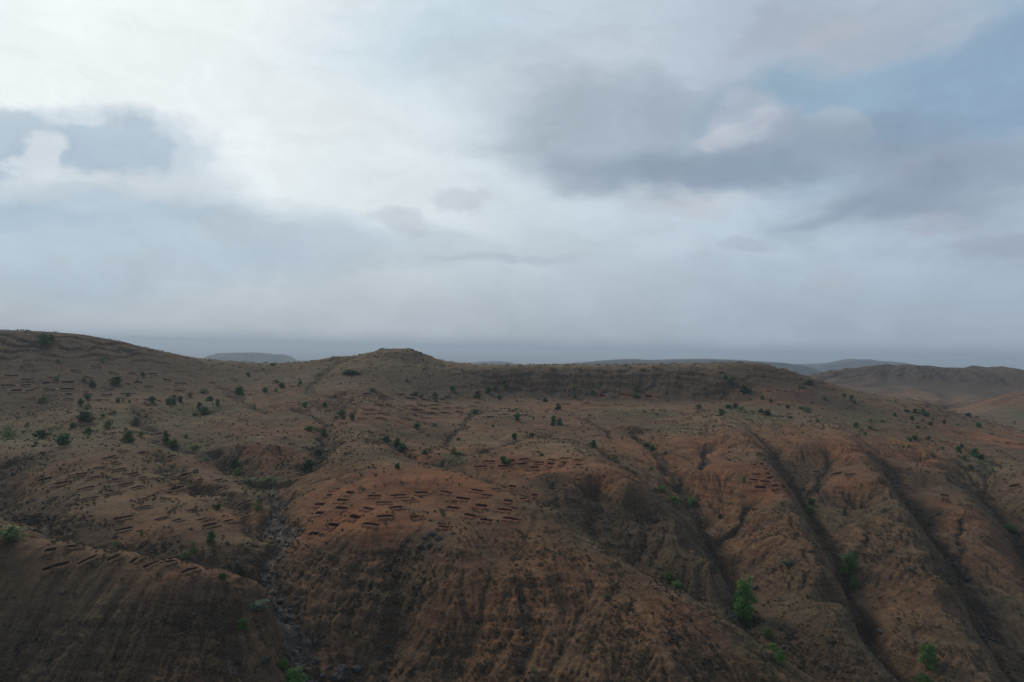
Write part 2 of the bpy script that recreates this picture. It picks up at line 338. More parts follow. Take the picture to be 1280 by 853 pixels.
def dens(line, step=9.0):
    out = []
    for a, b in zip(line[:-1], line[1:]):
        A = pix_pt(*a); B = pix_pt(*b)
        n = max(1, int(math.hypot(A[0] - B[0], A[1] - B[1]) / step))
        for i in range(n): out.append(tuple(A[k] + (B[k] - A[k]) * i / n for k in range(3)))
    out.append(pix_pt(*line[-1])); return out
for ln in RIDGES:
    for p in dens(ln): cx.append(p[0]); cy.append(p[1]); cz_.append(p[2])
GL = []
LOWER = {0: .8, 1: 1.2, 2: 1.0, 3: 2.2, 6: 4.0, 7: 3.0, 8: 1.8, 9: 2.8, 10: 2.8, 11: 2.4}
for ln, dep, wid in GULLIES:
    q = dens(ln); GL.append((q, dep, wid)); low = LOWER.get(len(GL) - 1, 0)
    for i, p in enumerate(q): cx.append(p[0]); cy.append(p[1]); cz_.append(p[2] + dep * 0.35 - low * min(1, 3 * i / len(q), 4 * (1 - i / len(q))))
for p in POINTS + FARHILL: addp(*p)
for p in HIDDEN: cx.append(p[0]); cy.append(p[1]); cz_.append(p[2])
PX = np.array(cx); PY = np.array(cy); PZ = np.array(cz_)
# merge points closer than 2 m
keep = []
for i in range(len(PX)):
    if all((PX[i] - PX[j]) ** 2 + (PY[i] - PY[j]) ** 2 > 4 for j in keep): keep.append(i)
PX, PY, PZ = PX[keep], PY[keep], PZ[keep]
C2 = 1.6 ** 2
def phi(dx, dy): return -np.sqrt(dx * dx + dy * dy + C2)
n = len(PX)
A = np.zeros((n + 3, n + 3)); A[:n, :n] = phi(PX[:, None] - PX[None], PY[:, None] - PY[None])
dist0 = np.hypot(PX, PY)
A[np.arange(n), np.arange(n)] += 0.12 + dist0 * 0.0006
A[:n, n] = 1; A[:n, n + 1] = PX; A[:n, n + 2] = PY; A[n:, :n] = A[:n, n:].T
wts = np.linalg.solve(A, np.concatenate([PZ, np.zeros(3)]))
def base_h(x, y):
    sh = x.shape; x = x.ravel(); y = y.ravel(); out = np.empty(len(x))
    for s in range(0, len(x), 20000):
        a, b = x[s:s + 20000], y[s:s + 20000]
        out[s:s + 20000] = phi(a[:, None] - PX, b[:, None] - PY) @ wts[:n] + wts[n] + wts[n + 1] * a + wts[n + 2] * b
    return out.reshape(sh)

# ---------------------------------------------------------------- the ground: fine near the viewer, coarser far off
TH0, TH1, LR0, LR1 = R(-58), R(58), math.log(26), math.log(2700)
NT, NR = 1560, 1900
th = np.linspace(TH0, TH1, NT); lr = np.linspace(LR0, LR1, NR)
kt, kr = 4, 4
thc = np.linspace(TH0, TH1, NT // kt); lrc = np.linspace(LR0, LR1, NR // kr)
TC, RC = np.meshgrid(thc, np.exp(lrc), indexing='ij')
Bc = base_h(RC * np.sin(TC), RC * np.cos(TC))
def cubic_up(a, nn, axis):
    a = np.moveaxis(a, axis, 0); m = a.shape[0]
    t = np.linspace(0, m - 1, nn); i = np.clip(t.astype(int), 0, m - 2); f = (t - i)[:, None]
    p0 = a[np.clip(i - 1, 0, m - 1)]; p1 = a[i]; p2 = a[i + 1]; p3 = a[np.clip(i + 2, 0, m - 1)]
    o = p1 + 0.5 * f * (p2 - p0 + f * (2 * p0 - 5 * p1 + 4 * p2 - p3 + f * (3 * (p1 - p2) + p3 - p0)))
    return np.moveaxis(o, 0, axis)
Hh = cubic_up(cubic_up(Bc, NT, 0), NR, 1)
T2, R2 = np.meshgrid(th, np.exp(lr), indexing='ij')
X = R2 * np.sin(T2); Y = R2 * np.cos(T2)
def grads(Hm):
    gt = np.gradient(Hm, th, axis=0) / R2; gr = np.gradient(Hm, lr, axis=1) / R2
    s, c_ = np.sin(T2), np.cos(T2)
    return gr * s + gt * c_, gr * c_ - gt * s
gx, gy = grads(Hh)
slope0 = np.hypot(gx, gy)

def H(x, y, arr=None):
    arr = Hh if arr is None else arr
    x = np.atleast_1d(np.asarray(x, float)); y = np.atleast_1d(np.asarray(y, float))
    a = (np.arctan2(x, y) - TH0) / (TH1 - TH0) * (NT - 1); b = (np.log(np.hypot(x, y) + 1e-9) - LR0) / (LR1 - LR0) * (NR - 1)
    a = np.clip(a, 0, NT - 1.001); b = np.clip(b, 0, NR - 1.001); i = a.astype(int); j = b.astype(int); fa = a - i; fb = b - j
    return (arr[i, j] * (1 - fa) + arr[i + 1, j] * fa) * (1 - fb) + (arr[i, j + 1] * (1 - fa) + arr[i + 1, j + 1] * fa) * fb
def h1(x, y): return float(H(x, y)[0])
_t = np.exp(np.arange(math.log(30), math.log(2400), 0.0012))
def hit(u, v):
    """first ground point seen through a pixel of the photograph, relative to the camera height"""
    d = pix_dir(u, v); P = d[None] * _t[:, None]
    below = P[:, 2] < H(P[:, 0], P[:, 1])
    k = int(np.argmax(below))
    if not below[k] or k == 0: return None
    lo, hi = _t[k - 1], _t[k]
    for _ in range(14):
        m = .5 * (lo + hi); p = d * m
        if p[2] < h1(p[0], p[1]): hi = m
        else: lo = m
    p = d * hi
    return p[0], p[1], h1(p[0], p[1]), hi

# gully channels
wx = X + 4.2 * (fbm(X / 12, Y / 12, 4, 3) - .5) * 2; wy = Y + 4.2 * (fbm(X / 12 + 40, Y / 12, 4, 4) - .5) * 2
chanr = np.full(X.shape, 60.0); chan = np.full(X.shape, 60.0)                     # distance to the nearest channel
cut = np.zeros(X.shape)
for gi, (q, dep, wid) in enumerate(GL):
    Q = np.array(q); m = 25
    msk = (X > Q[:, 0].min() - m) & (X < Q[:, 0].max() + m) & (Y > Q[:, 1].min() - m) & (Y < Q[:, 1].max() + m)
    xs, ys = wx[msk], wy[msk]; dm = np.full(xs.shape, 1e9); along = np.zeros(xs.shape)
    nq = len(Q) - 1
    for i in range(nq):
        ax, ay = Q[i, :2]; bx, by = Q[i + 1, :2]; ex, ey = bx - ax, by - ay
        t = np.clip(((xs - ax) * ex + (ys - ay) * ey) / (ex * ex + ey * ey + 1e-9), 0, 1)
        d = np.hypot(xs - ax - t * ex, ys - ay - t * ey)
        better = d < dm; dm[better] = d[better]; along[better] = (i + t[better]) / nq
    fade = sstep(0, 0.12, along) * sstep(1.0, 0.9, along) * .85 + .15
    prof = np.exp(-(np.maximum(dm - wid * .25, 0) / wid) ** 1.3)
    cut[msk] = np.maximum(cut[msk], dep * prof * fade)
    chan[msk] = np.minimum(chan[msk], dm * 2.4 / wid + (1 - fade) * 8)
    if gi == 0: chanr[msk] = dm
Hh = Hh - cut
calm = np.zeros(X.shape)                          # worked ground around the trenches is smoother
for cat, phrase, pts, tilt, red in TR:
    if cat[:22] == 'trenches on the shelf ' or 'left hill' in cat: continue
    for u, v, l_ in pts:
        p = hit(u, v)
        if p is None: continue
        a = (math.atan2(p[0], p[1]) - TH0) / (TH1 - TH0) * (NT - 1); b_ = (math.log(math.hypot(p[0], p[1])) - LR0) / (LR1 - LR0) * (NR - 1)
        wi = int(11 / (math.hypot(p[0], p[1]) * 0.0013)) ; wj = int(11 / (math.hypot(p[0], p[1]) * 0.00244))
        s_ = (slice(max(0, int(a) - wi), int(a) + wi), slice(max(0, int(b_) - wj), int(b_) + wj))
        calm[s_] = np.maximum(calm[s_], sstep(10, 4, np.hypot(X[s_] - p[0], Y[s_] - p[1])))
calm = 1 - .8 * calm

# small dry fall where the grassy flat breaks into the rocky stream
p = hit(338, 606); q_ = np.hypot(X - p[0], Y - p[1])
edge = p[1] + 1.0 * (fbm(X / 2.0, Y / 2.0, 2, 4) - .5) * 3
Hh = Hh + sstep(9, 4, q_) * (0.6 * sstep(-.3, .3, Y - edge) - .9 * sstep(.3, -.3, Y - edge))

# erosion rills: stripes that run down the slope, finer and finer, branching where the slope turns
def hash2(ix, iy, k):
    h = (ix * 374761393 + iy * 668265263 + k * 2147483) & 0xffffffff
    h = ((h ^ (h >> 13)) * 1274126177) & 0xffffffff
    return (h ^ (h >> 16)) / 4294967295.0
def rill(x, y, dx, dy, cell, k):
    px, py = x / cell, y / cell
    ix = np.floor(px).astype(np.int64); iy = np.floor(py).astype(np.int64); fx, fy = px - ix, py - iy
    num = np.zeros(x.shape); den = np.zeros(x.shape)
    for i in (-1, 0, 1):
        for j in (-1, 0, 1):
            ax = i + hash2(ix + i, iy + j, k) * .8 - fx; ay = j + hash2(ix + i, iy + j, k + 7) * .8 - fy
            w = np.exp(-2.6 * (ax * ax + ay * ay))
            num += w * np.cos((ax * dx + ay * dy) * 2 * math.pi * 1.35); den += w
    return num / den
near = int(np.searchsorted(lr, math.log(720)))    # the rills matter only on the near hills
sl = (slice(None), slice(0, near))
D = np.zeros(X.shape); lines = np.zeros(X.shape)
Hw = Hh[sl].copy(); rr = R2[sl]
for k, (cell, amp) in enumerate(((26, 0.7), (12, 0.32), (6, 0.21), (3.0, 0.17), (1.5, 0.14))):
    hgx, hgy = gx[sl], gy[sl]
    if k:
        full = np.zeros(X.shape); full[sl] = Hw - Hh[sl]
        ex, ey = grads(full); hgx = gx[sl] + 0.9 * ex[sl]; hgy = gy[sl] + 0.9 * ey[sl]
    g = np.hypot(hgx, hgy) + 1e-6
    sxd, syd = -hgy / g, hgx / g
    vis = sstep(cell * 0.9, cell * 0.35, rr * 0.0022) if cell < 8 else 1.0
    st = np.clip((g - 0.03) / 0.42, 0, 1.0) ** 0.8
    r_ = rill(X[sl], Y[sl], sxd, syd, cell, 31 * k + 5)
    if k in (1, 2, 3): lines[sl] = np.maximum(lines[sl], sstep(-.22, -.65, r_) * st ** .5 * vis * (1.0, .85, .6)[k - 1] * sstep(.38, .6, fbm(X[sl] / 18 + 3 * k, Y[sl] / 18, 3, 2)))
    damp = 1.0 if k > 1 else sstep(2, 16, chan[sl]) * .8 + .2
    patch = 0.45 + 1.1 * fbm(X[sl] / 35 + k, Y[sl] / 35, 2, 6)
    big = (1 + .3 * sstep(260, 340, rr)) * (1 - .5 * sstep(330, 370, rr) * (k > 0)) if k < 3 else 1.0
    if k in (1, 2, 3): big = big * (.62 + .38 * sstep(130, 190, rr))
    Hw = Hw + amp * r_ * st * vis * damp * patch * big * calm[sl]
Hh[sl] = Hw - lines[sl] * .22
# bedding: broken horizontal ledges on the steeper faces, plus rough ground
gx, gy = grads(Hh); slope = np.hypot(gx, gy)
led = vnoise(X / 14, Y / 14, 5) * 1.5 + vnoise(X / 5, Y / 5, 8) * .8 + vnoise(X / 1.7, Y / 1.7, 2) * .25
def ledges(period):
    ph = Hh / period + led; f = ph - np.floor(ph)
    return (sstep(0.0, 0.30, f) - f)
lm = calm * np.clip((slope - .14) / .35, 0, 1) * (0.35 + fbm(X / 16, Y / 16, 2, 9))
nearf = sstep(330, 150, R2)
Hh = Hh + lm * (ledges(1.9) * 0.28 * sstep(.35, .6, fbm(X / 20, Y / 20, 2, 11)) * 1.4 * sstep(800, 350, R2) + ledges(0.72) * 0.19 * nearf)
scarp_line = np.clip((slope0 - .18) / .2, 0, 1) * sstep(280, 340, R2) * sstep(700, 520, R2)
Hh = Hh + scarp_line * ledges(4.2) * 1.5
Hh = Hh + (fbm(X / 3.2, Y / 3.2, 4, 2) - .5) * 0.28 * calm * sstep(500, 200, R2) * (0.35 + np.clip(slope * 1.6, 0, 1.2))
Hh = Hh + (fbm(X / 0.9, Y / 0.9, 2, 1) - .5) * 0.36 * calm * sstep(200, 110, R2) * (0.25 + np.clip(slope * 1.6, 0, 1.2))
Hh = Hh + np.exp(-(chan / 4.5) ** 2) * (fbm(X / 1.1, Y / 1.1, 2, 5) - .5) * 1.1 * sstep(320, 180, R2)
# far hills: broad gullies and rock steps
fh = sstep(620, 800, R2)
fgx, fgy = gx, gy; g = np.hypot(fgx, fgy) + 1e-6
fi = (slice(None), slice(int(np.searchsorted(lr, math.log(560))), NR))
Hh[fi] += (rill(X[fi], Y[fi], -fgy[fi] / g[fi], fgx[fi] / g[fi], 90, 77) * 7 * np.clip(g[fi] / .3, 0, 1) +
           rill(X[fi], Y[fi], -fgy[fi] / g[fi], fgx[fi] / g[fi], 36, 78) * 3 * np.clip(g[fi] / .3, 0, 1)) * sstep(680, 900, R2[fi])
Hh = Hh + fh * (fbm(X / 60, Y / 60, 4, 7) - .5) * 6
Hh = Hh + fh * np.clip((slope0 - .1) / .2, 0, 1) * ledges(11.0) * 6 * sstep(700, 900, R2)
drop = sstep(1150, 2500, R2)
Hh = Hh * (1 - drop) + drop * -275
gx, gy = grads(Hh); slope = np.hypot(gx, gy)

# ---------------------------------------------------------------- what grows or lies where (fixed to the ground)
def boxblur(a, k, axis):
    a = np.moveaxis(a, axis, 0); p = np.concatenate([np.repeat(a[:1], k, 0), a, np.repeat(a[-1:], k, 0)])
    c_ = np.cumsum(np.concatenate([np.zeros((1,) + a.shape[1:]), p]), 0); m = 2 * k + 1
    return np.moveaxis((c_[m:] - c_[:-m]) / m, 0, axis)
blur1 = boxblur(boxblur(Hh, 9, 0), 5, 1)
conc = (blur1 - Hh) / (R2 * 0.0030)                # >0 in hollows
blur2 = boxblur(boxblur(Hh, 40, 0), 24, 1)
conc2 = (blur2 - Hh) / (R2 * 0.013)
n1 = fbm(X / 22, Y / 22, 5, 1); n2 = fbm(X / 6 + 5, Y / 6, 4, 4); n3 = fbm(X / 60, Y / 60, 3, 9)
def regions(lst):
    m = np.zeros(X.shape)
    for u, v, rad, amt in lst:
        p = hit(u, v)
        if p is None: continue
        d = np.hypot(X - p[0], (Y - p[1])) / rad
        m = np.maximum(m, amt * np.clip(1.25 - d, 0, 1))
    return m
ORANGE = [(450,605,20,.9),(520,600,18,.9),(590,605,16,.8),(445,645,12,1.0),(480,652,10,1.0),(410,655,9,.9),(560,630,12,.5),(400,600,10,.6),(385,640,8,.6),
 (690,578,22,1.0),(640,585,15,.8),(740,590,14,.7),(600,560,20,.5),(520,575,12,.5),(880,560,24,.9),(900,590,20,.7),(950,595,12,1.0),(962,610,9,1.0),(940,545,26,.8),
 (830,580,14,.8),(780,560,16,.6),(1060,550,30,.9),(1130,560,26,.9),(1100,575,16,.8),(1180,560,20,.6),(1250,552,28,1.0),(1280,545,20,1.0),(1000,545,20,.7),(1040,600,18,.6),
 (290,580,14,.6),(340,575,12,.6),(370,650,8,.5),(180,650,12,.35),(230,620,12,.4),(300,650,10,.6),(250,712,8,.4),(1160,500,50,.6),(960,488,30,.6),(850,520,30,.4),(610,540,26,.4),(420,530,20,.4),
 (700,510,30,.35),(540,515,30,.4),(480,520,24,.4),(1180,640,16,.5),(1240,700,14,.5),(900,640,12,.45),(940,680,12,.4),(1275,500,60,.7),(620,760,12,.45),(640,690,14,.4),(700,720,10,.45),(830,770,8,.4)]
TAN = [(1140,494,90,.35),(1200,500,90,.35),(1250,510,60,.3),(640,548,20,.7),(700,562,14,.8),(830,512,24,.6),(900,522,30,.9),(950,520,22,.8),(870,530,20,.7),(1050,535,26,.8),(1000,522,22,.8),(1230,583,18,1.0),(1270,592,16,.9),(1200,572,16,.6),(850,462,40,1.0),(940,456,30,.9),
 (700,461,50,.9),(600,458,30,.8),(490,445,30,.7),(440,448,30,.8),(380,452,30,.7),(250,452,30,.6),(90,545,22,.5),(20,548,20,.6),(430,560,16,.5),(470,545,20,.5),(820,540,14,.4),(180,590,14,.35),(80,604,10,.4),(200,440,24,.5),
 (1210,520,60,.6),(1260,575,30,.5),(345,640,3,.5),(400,602,8,.4),(850,740,5,.7),(930,790,5,.7),(760,690,6,.6),(980,825,5,.7),(1140,583,12,.5),(1060,530,20,.6)]
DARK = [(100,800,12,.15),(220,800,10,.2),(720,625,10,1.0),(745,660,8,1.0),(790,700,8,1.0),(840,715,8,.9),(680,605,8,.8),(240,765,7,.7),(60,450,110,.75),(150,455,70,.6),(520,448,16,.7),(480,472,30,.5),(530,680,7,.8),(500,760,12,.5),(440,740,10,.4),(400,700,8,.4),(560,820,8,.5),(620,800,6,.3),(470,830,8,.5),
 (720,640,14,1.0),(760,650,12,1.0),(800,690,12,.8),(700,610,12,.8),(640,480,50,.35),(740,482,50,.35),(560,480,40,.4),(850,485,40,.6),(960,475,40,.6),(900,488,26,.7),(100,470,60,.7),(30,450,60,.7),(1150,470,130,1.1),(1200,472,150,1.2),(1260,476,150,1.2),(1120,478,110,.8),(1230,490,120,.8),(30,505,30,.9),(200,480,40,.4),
 (1130,600,14,.9),(1110,590,10,.9),(1180,600,12,.6),(1150,640,12,.6),(985,600,12,.9),(1000,590,10,.8),(15,590,16,1.0),(40,640,10,.9),(110,670,9,.9),(200,690,8,.8),(290,690,7,.8),(350,585,8,.7),(310,586,8,.7),(280,582,6,.5),(400,565,8,.9),(280,570,10,.8),
 (880,690,10,.6),(1030,830,10,.7),(980,800,8,.8),(1100,700,10,.5),(1190,730,9,.9),(1160,560,16,.3),(880,820,6,.5),(450,500,30,.5),(1020,500,26,.8),(860,700,10,.7),(840,660,10,.6),(780,740,5,.2)]
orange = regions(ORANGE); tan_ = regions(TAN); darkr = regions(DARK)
orange = np.clip(.85 * orange * (0.55 + 0.9 * n1) + 0.25 * (n3 - .5) , 0, 1) * np.clip(1.15 - 1.1 * np.maximum(conc, 0), 0.2, 1)
chanm = np.exp(-(chanr / 1.35) ** 1.6) + np.exp(-(chan / 1.5) ** 1.5) * .45 * sstep(500, 300, R2)
stp = sstep(.22, .62, slope)
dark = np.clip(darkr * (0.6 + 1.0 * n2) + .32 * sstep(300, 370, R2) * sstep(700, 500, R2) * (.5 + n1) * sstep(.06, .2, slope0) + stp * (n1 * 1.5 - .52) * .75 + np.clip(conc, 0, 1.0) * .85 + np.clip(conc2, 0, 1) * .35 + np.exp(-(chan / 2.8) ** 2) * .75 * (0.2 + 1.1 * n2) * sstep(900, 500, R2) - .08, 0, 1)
dark = np.maximum(dark, sstep(620, 900, R2) * np.clip(stp * .6 + n3 * .9 - .1, 0, 1))
rock = np.clip(chanm * (0.5 + 1.2 * n2), 0, 1)
tan_ = np.clip(tan_ * (0.4 + 1.1 * n2) + np.clip(-conc, 0, 1) * .30 + (1 - stp) * (n1 - .42) * 1.2, 0, 1)
greenm = np.clip(regions([(330,601,7,1.0),(300,600,5,.6),(235,563,9,.9),(60,500,14,.7),(20,548,20,.6),(90,548,16,.5),(150,525,24,.6),(250,515,24,.5),(920,515,16,.7),(950,520,14,.5),(1225,580,10,.6),(570,570,6,.6),(490,560,6,.5),(780,515,22,.5),(815,517,20,.5),(850,535,14,.5),(430,450,30,.3),(500,450,30,.3),(860,640,6,.6),(930,600,3,.6),(955,810,5,.6),(720,455,30,.2),(1280,515,40,.6),(1100,535,30,.3)]) * (.4 + 1.1 * n2), 0, 1)

# ---------------------------------------------------------------- materials
def new_mat(name):
    m = bpy.data.materials.new(name); m.use_nodes = True
    t = m.node_tree; b = t.nodes['Principled BSDF']; b.inputs['Roughness'].default_value = 0.95
    b.inputs['Specular IOR Level'].default_value = 0.15
    return m, t, b
def bump(t, b, h, strength, dist):
    n = N(t, 'ShaderNodeBump'); n.inputs['Strength'].default_value = strength; n.inputs['Distance'].default_value = dist
    t.links.new(h, n.inputs['Height']); t.links.new(n.outputs[0], b.inputs['Normal'])
C_BROWN = (0.174, 0.101, 0.053); C_BROWN2 = (0.104, 0.059, 0.033); C_ORANGE = (0.300, 0.118, 0.050); C_RED = (0.205, 0.078, 0.038)
C_DARK = (0.050, 0.036, 0.023); C_DARK2 = (0.095, 0.062, 0.037); C_TAN = (0.215, 0.148, 0.082); C_GREEN = (0.085, 0.098, 0.046)
C_ROCK = (0.230, 0.190, 0.150); C_ROCKD = (0.055, 0.049, 0.043)
gm, t, b = new_mat('soil_and_dry_grass')
at = N(t, 'ShaderNodeAttribute', attribute_name='cover'); sp = N(t, 'ShaderNodeSeparateColor'); t.links.new(at.outputs['Color'], sp.inputs[0])
at2 = N(t, 'ShaderNodeAttribute', attribute_name='cover_two'); sp2 = N(t, 'ShaderNodeSeparateColor'); t.links.new(at2.outputs['Color'], sp2.inputs[0])
geo = N(t, 'ShaderNodeNewGeometry'); P = geo.outputs['Position']
nA = NOISE(t, P, 0.35, 6, .62); nB = NOISE(t, P, 1.7, 6, .68); nC = NOISE(t, P, 0.07, 5, .6); nD = NOISE(t, P, 6.0, 4, .65)
nE = NOISE(t, P, 0.022, 4, .55); nF = NOISE(t, P, 0.9, 8, .78)
mpz = N(t, 'ShaderNodeMapping'); mpz.inputs['Scale'].default_value = (0.12, 0.12, 1.6); t.links.new(P, mpz.inputs[0])
nS = NOISE(t, mpz.outputs[0], 1.0, 5, .6)           # bedding streaks
c_ = MIX(t, MR(t, nA, .35, .65), C_BROWN2, C_BROWN)
c_ = MIX(t, M_(t, 'MULTIPLY', MR(t, nE, .42, .56), .75), c_, (0.108, 0.084, 0.048))
fo = M_(t, 'MULTIPLY', sp.outputs[0], MR(t, nB, .25, .6, .55, 1.25), clamp=True)
c_ = MIX(t, fo, c_, MIX(t, MR(t, nC, .4, .62), C_RED, C_ORANGE))
ft = M_(t, 'MULTIPLY', sp2.outputs[0], MR(t, nB, .38, .62, .3, 1.2), clamp=True)
c_ = MIX(t, ft, c_, C_TAN)
fg = M_(t, 'MULTIPLY', sp2.outputs[1], MR(t, nA, .35, .6, .4, 1.2), clamp=True)
c_ = MIX(t, fg, c_, C_GREEN)
# dark scrub: threshold the mask against noise so that it breaks up into patches and specks
thr = M_(t, 'ADD', sp.outputs[1], M_(t, 'MULTIPLY', M_(t, 'SUBTRACT', nB, .5), 1.25))
thr = M_(t, 'ADD', thr, M_(t, 'MULTIPLY', M_(t, 'SUBTRACT', nS, .5), .9))
fd = MR(t, thr, .22, .85)
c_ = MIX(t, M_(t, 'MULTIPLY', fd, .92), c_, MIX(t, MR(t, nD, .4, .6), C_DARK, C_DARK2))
fr = MR(t, M_(t, 'ADD', sp.outputs[2], M_(t, 'MULTIPLY', M_(t, 'SUBTRACT', nB, .5), 1.1)), .4, .75)
c_ = MIX(t, M_(t, 'MULTIPLY', fr, .85), c_, MIX(t, MR(t, nA, .42, .56), MIX(t, MR(t, nD, .42, .60), C_ROCKD, (0.12, 0.105, 0.09)), MIX(t, MR(t, nB, .35, .60), (0.13, 0.10, 0.07), C_ROCK)))
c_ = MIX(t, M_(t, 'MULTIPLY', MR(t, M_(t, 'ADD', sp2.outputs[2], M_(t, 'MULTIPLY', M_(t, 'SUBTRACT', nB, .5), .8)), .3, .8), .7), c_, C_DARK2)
spk = MR(t, nF, .565, .64)
c_ = MIX(t, M_(t, 'MULTIPLY', spk, .7), c_, C_DARK)
spk2 = MR(t, nF, .40, .33)
c_ = MIX(t, M_(t, 'MULTIPLY', spk2, .38), c_, C_TAN)
sc = M_(t, 'MULTIPLY', MR(t, nD, .3, .7, .6, 1.80, False), MR(t, nS, .3, .7, .70, 1.3, False))
vs = N(t, 'ShaderNodeVectorMath', operation='SCALE'); t.links.new(c_, vs.inputs[0]); t.links.new(sc, vs.inputs['Scale'])
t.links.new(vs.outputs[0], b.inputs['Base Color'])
hb = M_(t, 'ADD', M_(t, 'MULTIPLY', nB, 1.0), M_(t, 'MULTIPLY', nD, .35))
bump(t, b, hb, 1.0, 0.8)

def soil_mat(name, a, bcol, sc1=2.5, bd=.15):
    m, t, b = new_mat(name); g = N(t, 'ShaderNodeNewGeometry').outputs['Position']
    n1_ = NOISE(t, g, sc1, 5, .65)
    t.links.new(MIX(t, MR(t, n1_, .32, .68), a, bcol), b.inputs['Base Color'])
    bump(t, b, NOISE(t, g, sc1 * 3, 4, .6), .7, bd); return m
MDUG = soil_mat('dug_soil', (0.095, 0.054, 0.034), (0.165, 0.096, 0.057))
MDUGR = soil_mat('dug_red_soil', (0.14, 0.060, 0.032), (0.22, 0.094, 0.048))
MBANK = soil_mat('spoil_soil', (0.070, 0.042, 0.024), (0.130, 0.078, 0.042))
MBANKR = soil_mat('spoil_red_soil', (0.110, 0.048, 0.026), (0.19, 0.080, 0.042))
MPIT = soil_mat('shaded_damp_pit_soil', (0.028, 0.016, 0.011), (0.060, 0.033, 0.021))  # moist soil, darkened further to paint in the shade inside the pit
MROCK = soil_mat('basalt_rock', (0.045, 0.040, 0.036), (0.125, 0.108, 0.090), 1.8, .1)
MROCKD = soil_mat('dark_basalt', (0.030, 0.029, 0.028), (0.085, 0.078, 0.070), 1.8, .1)

# ---------------------------------------------------------------- scene helpers
def tag(o, label=None, cat=None, group=None, kind=None):
    for k, v in (('label', label), ('category', cat), ('group', group), ('kind', kind)):
        if v: o[k] = v
def link(name, me, mat=None, parent=None):
    o = bpy.data.objects.new(name, me); COL.objects.link(o)
    if mat is not None and not len(me.materials): me.materials.append(mat)
    if parent is not None: o.parent = parent
    return o
def mesh_np(name, verts, faces, smooth=True):
    """faces: (n,3) or (n,4) int array"""
    me = bpy.data.meshes.new(name); verts = np.asarray(verts, np.float32); faces = np.asarray(faces, np.int32)
    me.vertices.add(len(verts)); me.vertices.foreach_set('co', verts.ravel())
    k = faces.shape[1]; me.loops.add(faces.size); me.loops.foreach_set('vertex_index', faces.ravel())
    me.polygons.add(len(faces)); me.polygons.foreach_set('loop_start', np.arange(0, faces.size, k, dtype=np.int32))
    if smooth: me.polygons.foreach_set('use_smooth', np.ones(len(faces), bool))
    me.update(calc_edges=True); return me
def empty(name, loc, rz=0.0):
    o = bpy.data.objects.new(name, None); o.empty_display_size = .3; COL.objects.link(o); o.location = loc; o.rotation_euler = (0, 0, rz); return o

ORD = ['first', 'second', 'third', 'fourth', 'fifth', 'sixth', 'seventh', 'eighth', 'ninth', 'tenth', 'eleventh', 'twelfth', 'thirteenth', 'fourteenth', 'fifteenth', 'sixteenth', 'seventeenth', 'eighteenth', 'nineteenth', 'twentieth', 'twenty-first', 'twenty-second', 'twenty-third', 'twenty-fourth', 'twenty-fifth', 'twenty-sixth']
def ordinal(i, n):
    if n == 1: return 'only'
    if i == 0: return 'leftmost'
    if i == n - 1: return 'rightmost'
    return ORD[i] + ' from left'
PITS = []                                          # (x, y, direction, length, width, cell, red, label, group)
placed = []
for cat, phrase, pts, tilt, red in TR:
    pts = sorted(pts); rowp = []
    for (u, v, Lp) in pts:
        p = hit(u, v)
        if p is None: continue
        x, y, z, d = p
        if float(H(x, y, slope)[0]) > .72 or float(H(x, y, chan)[0]) < 1.1: continue
        # along the contour, taken over a few metres
        e = 2.5; ddx = (h1(x + e, y) - h1(x - e, y)); ddy = (h1(x, y + e) - h1(x, y - e)); g_ = math.hypot(ddx, ddy) + 1e-6
        cx_, cy_ = -ddy / g_, ddx / g_
        if cx_ < 0: cx_, cy_ = -cx_, -cy_
        if cx_ < .8:
            s_ = .6 * (1 if cy_ > 0 else -1); cx_, cy_ = .8, s_
        if tilt is not None and tilt != 0 and d < 220:
            if tilt < -.1: cx_, cy_ = .9, .43
            q0, q1 = hit(u - Lp * .45, v - tilt * Lp * .45), hit(u + Lp * .45, v + tilt * Lp * .45)
            if q0 and q1 and abs(q1[0] - q0[0]) > .3:
                ax, ay = q1[0] - q0[0], q1[1] - q0[1]; q = math.hypot(ax, ay)
                if q < 5.5 and (tilt > -.1 or ay > 0): cx_, cy_ = ax / q, ay / q
        ln = max(2.0, min(6.0 if d > 240 else 3.6, Lp * d / FPX / max(.8, cx_)))
        if any(math.hypot(x - a, y - b_) < (ln + l2) * .42 + 0.3 and abs((x - a) * -cy_ + (y - b_) * cx_) < 3.2 for a, b_, l2 in placed): continue
        placed.append((x, y, ln)); rowp.append((x, y, cx_, cy_, ln, d, u))
    for i, (x, y, ax, ay, ln, d, u) in enumerate(rowp):
        wdt = (0.68 if d < 135 else 0.85 if d < 175 else 1.05 if d < 220 else 1.3 if d < 290 else 2.3) * random.uniform(.85, 1.2); ln *= random.uniform(.85, 1.1)
        soil = 'red-rimmed trench' if red else random.choice(['dark dug trench', 'narrow dug trench', 'shadowy dug trench'])
        PITS.append((x, y, ax, ay, ln, wdt, d * 0.00235, red, '%s, %s in the %s' % (soil, ordinal(i, len(rowp)), phrase), cat))
print('pits', len(PITS))

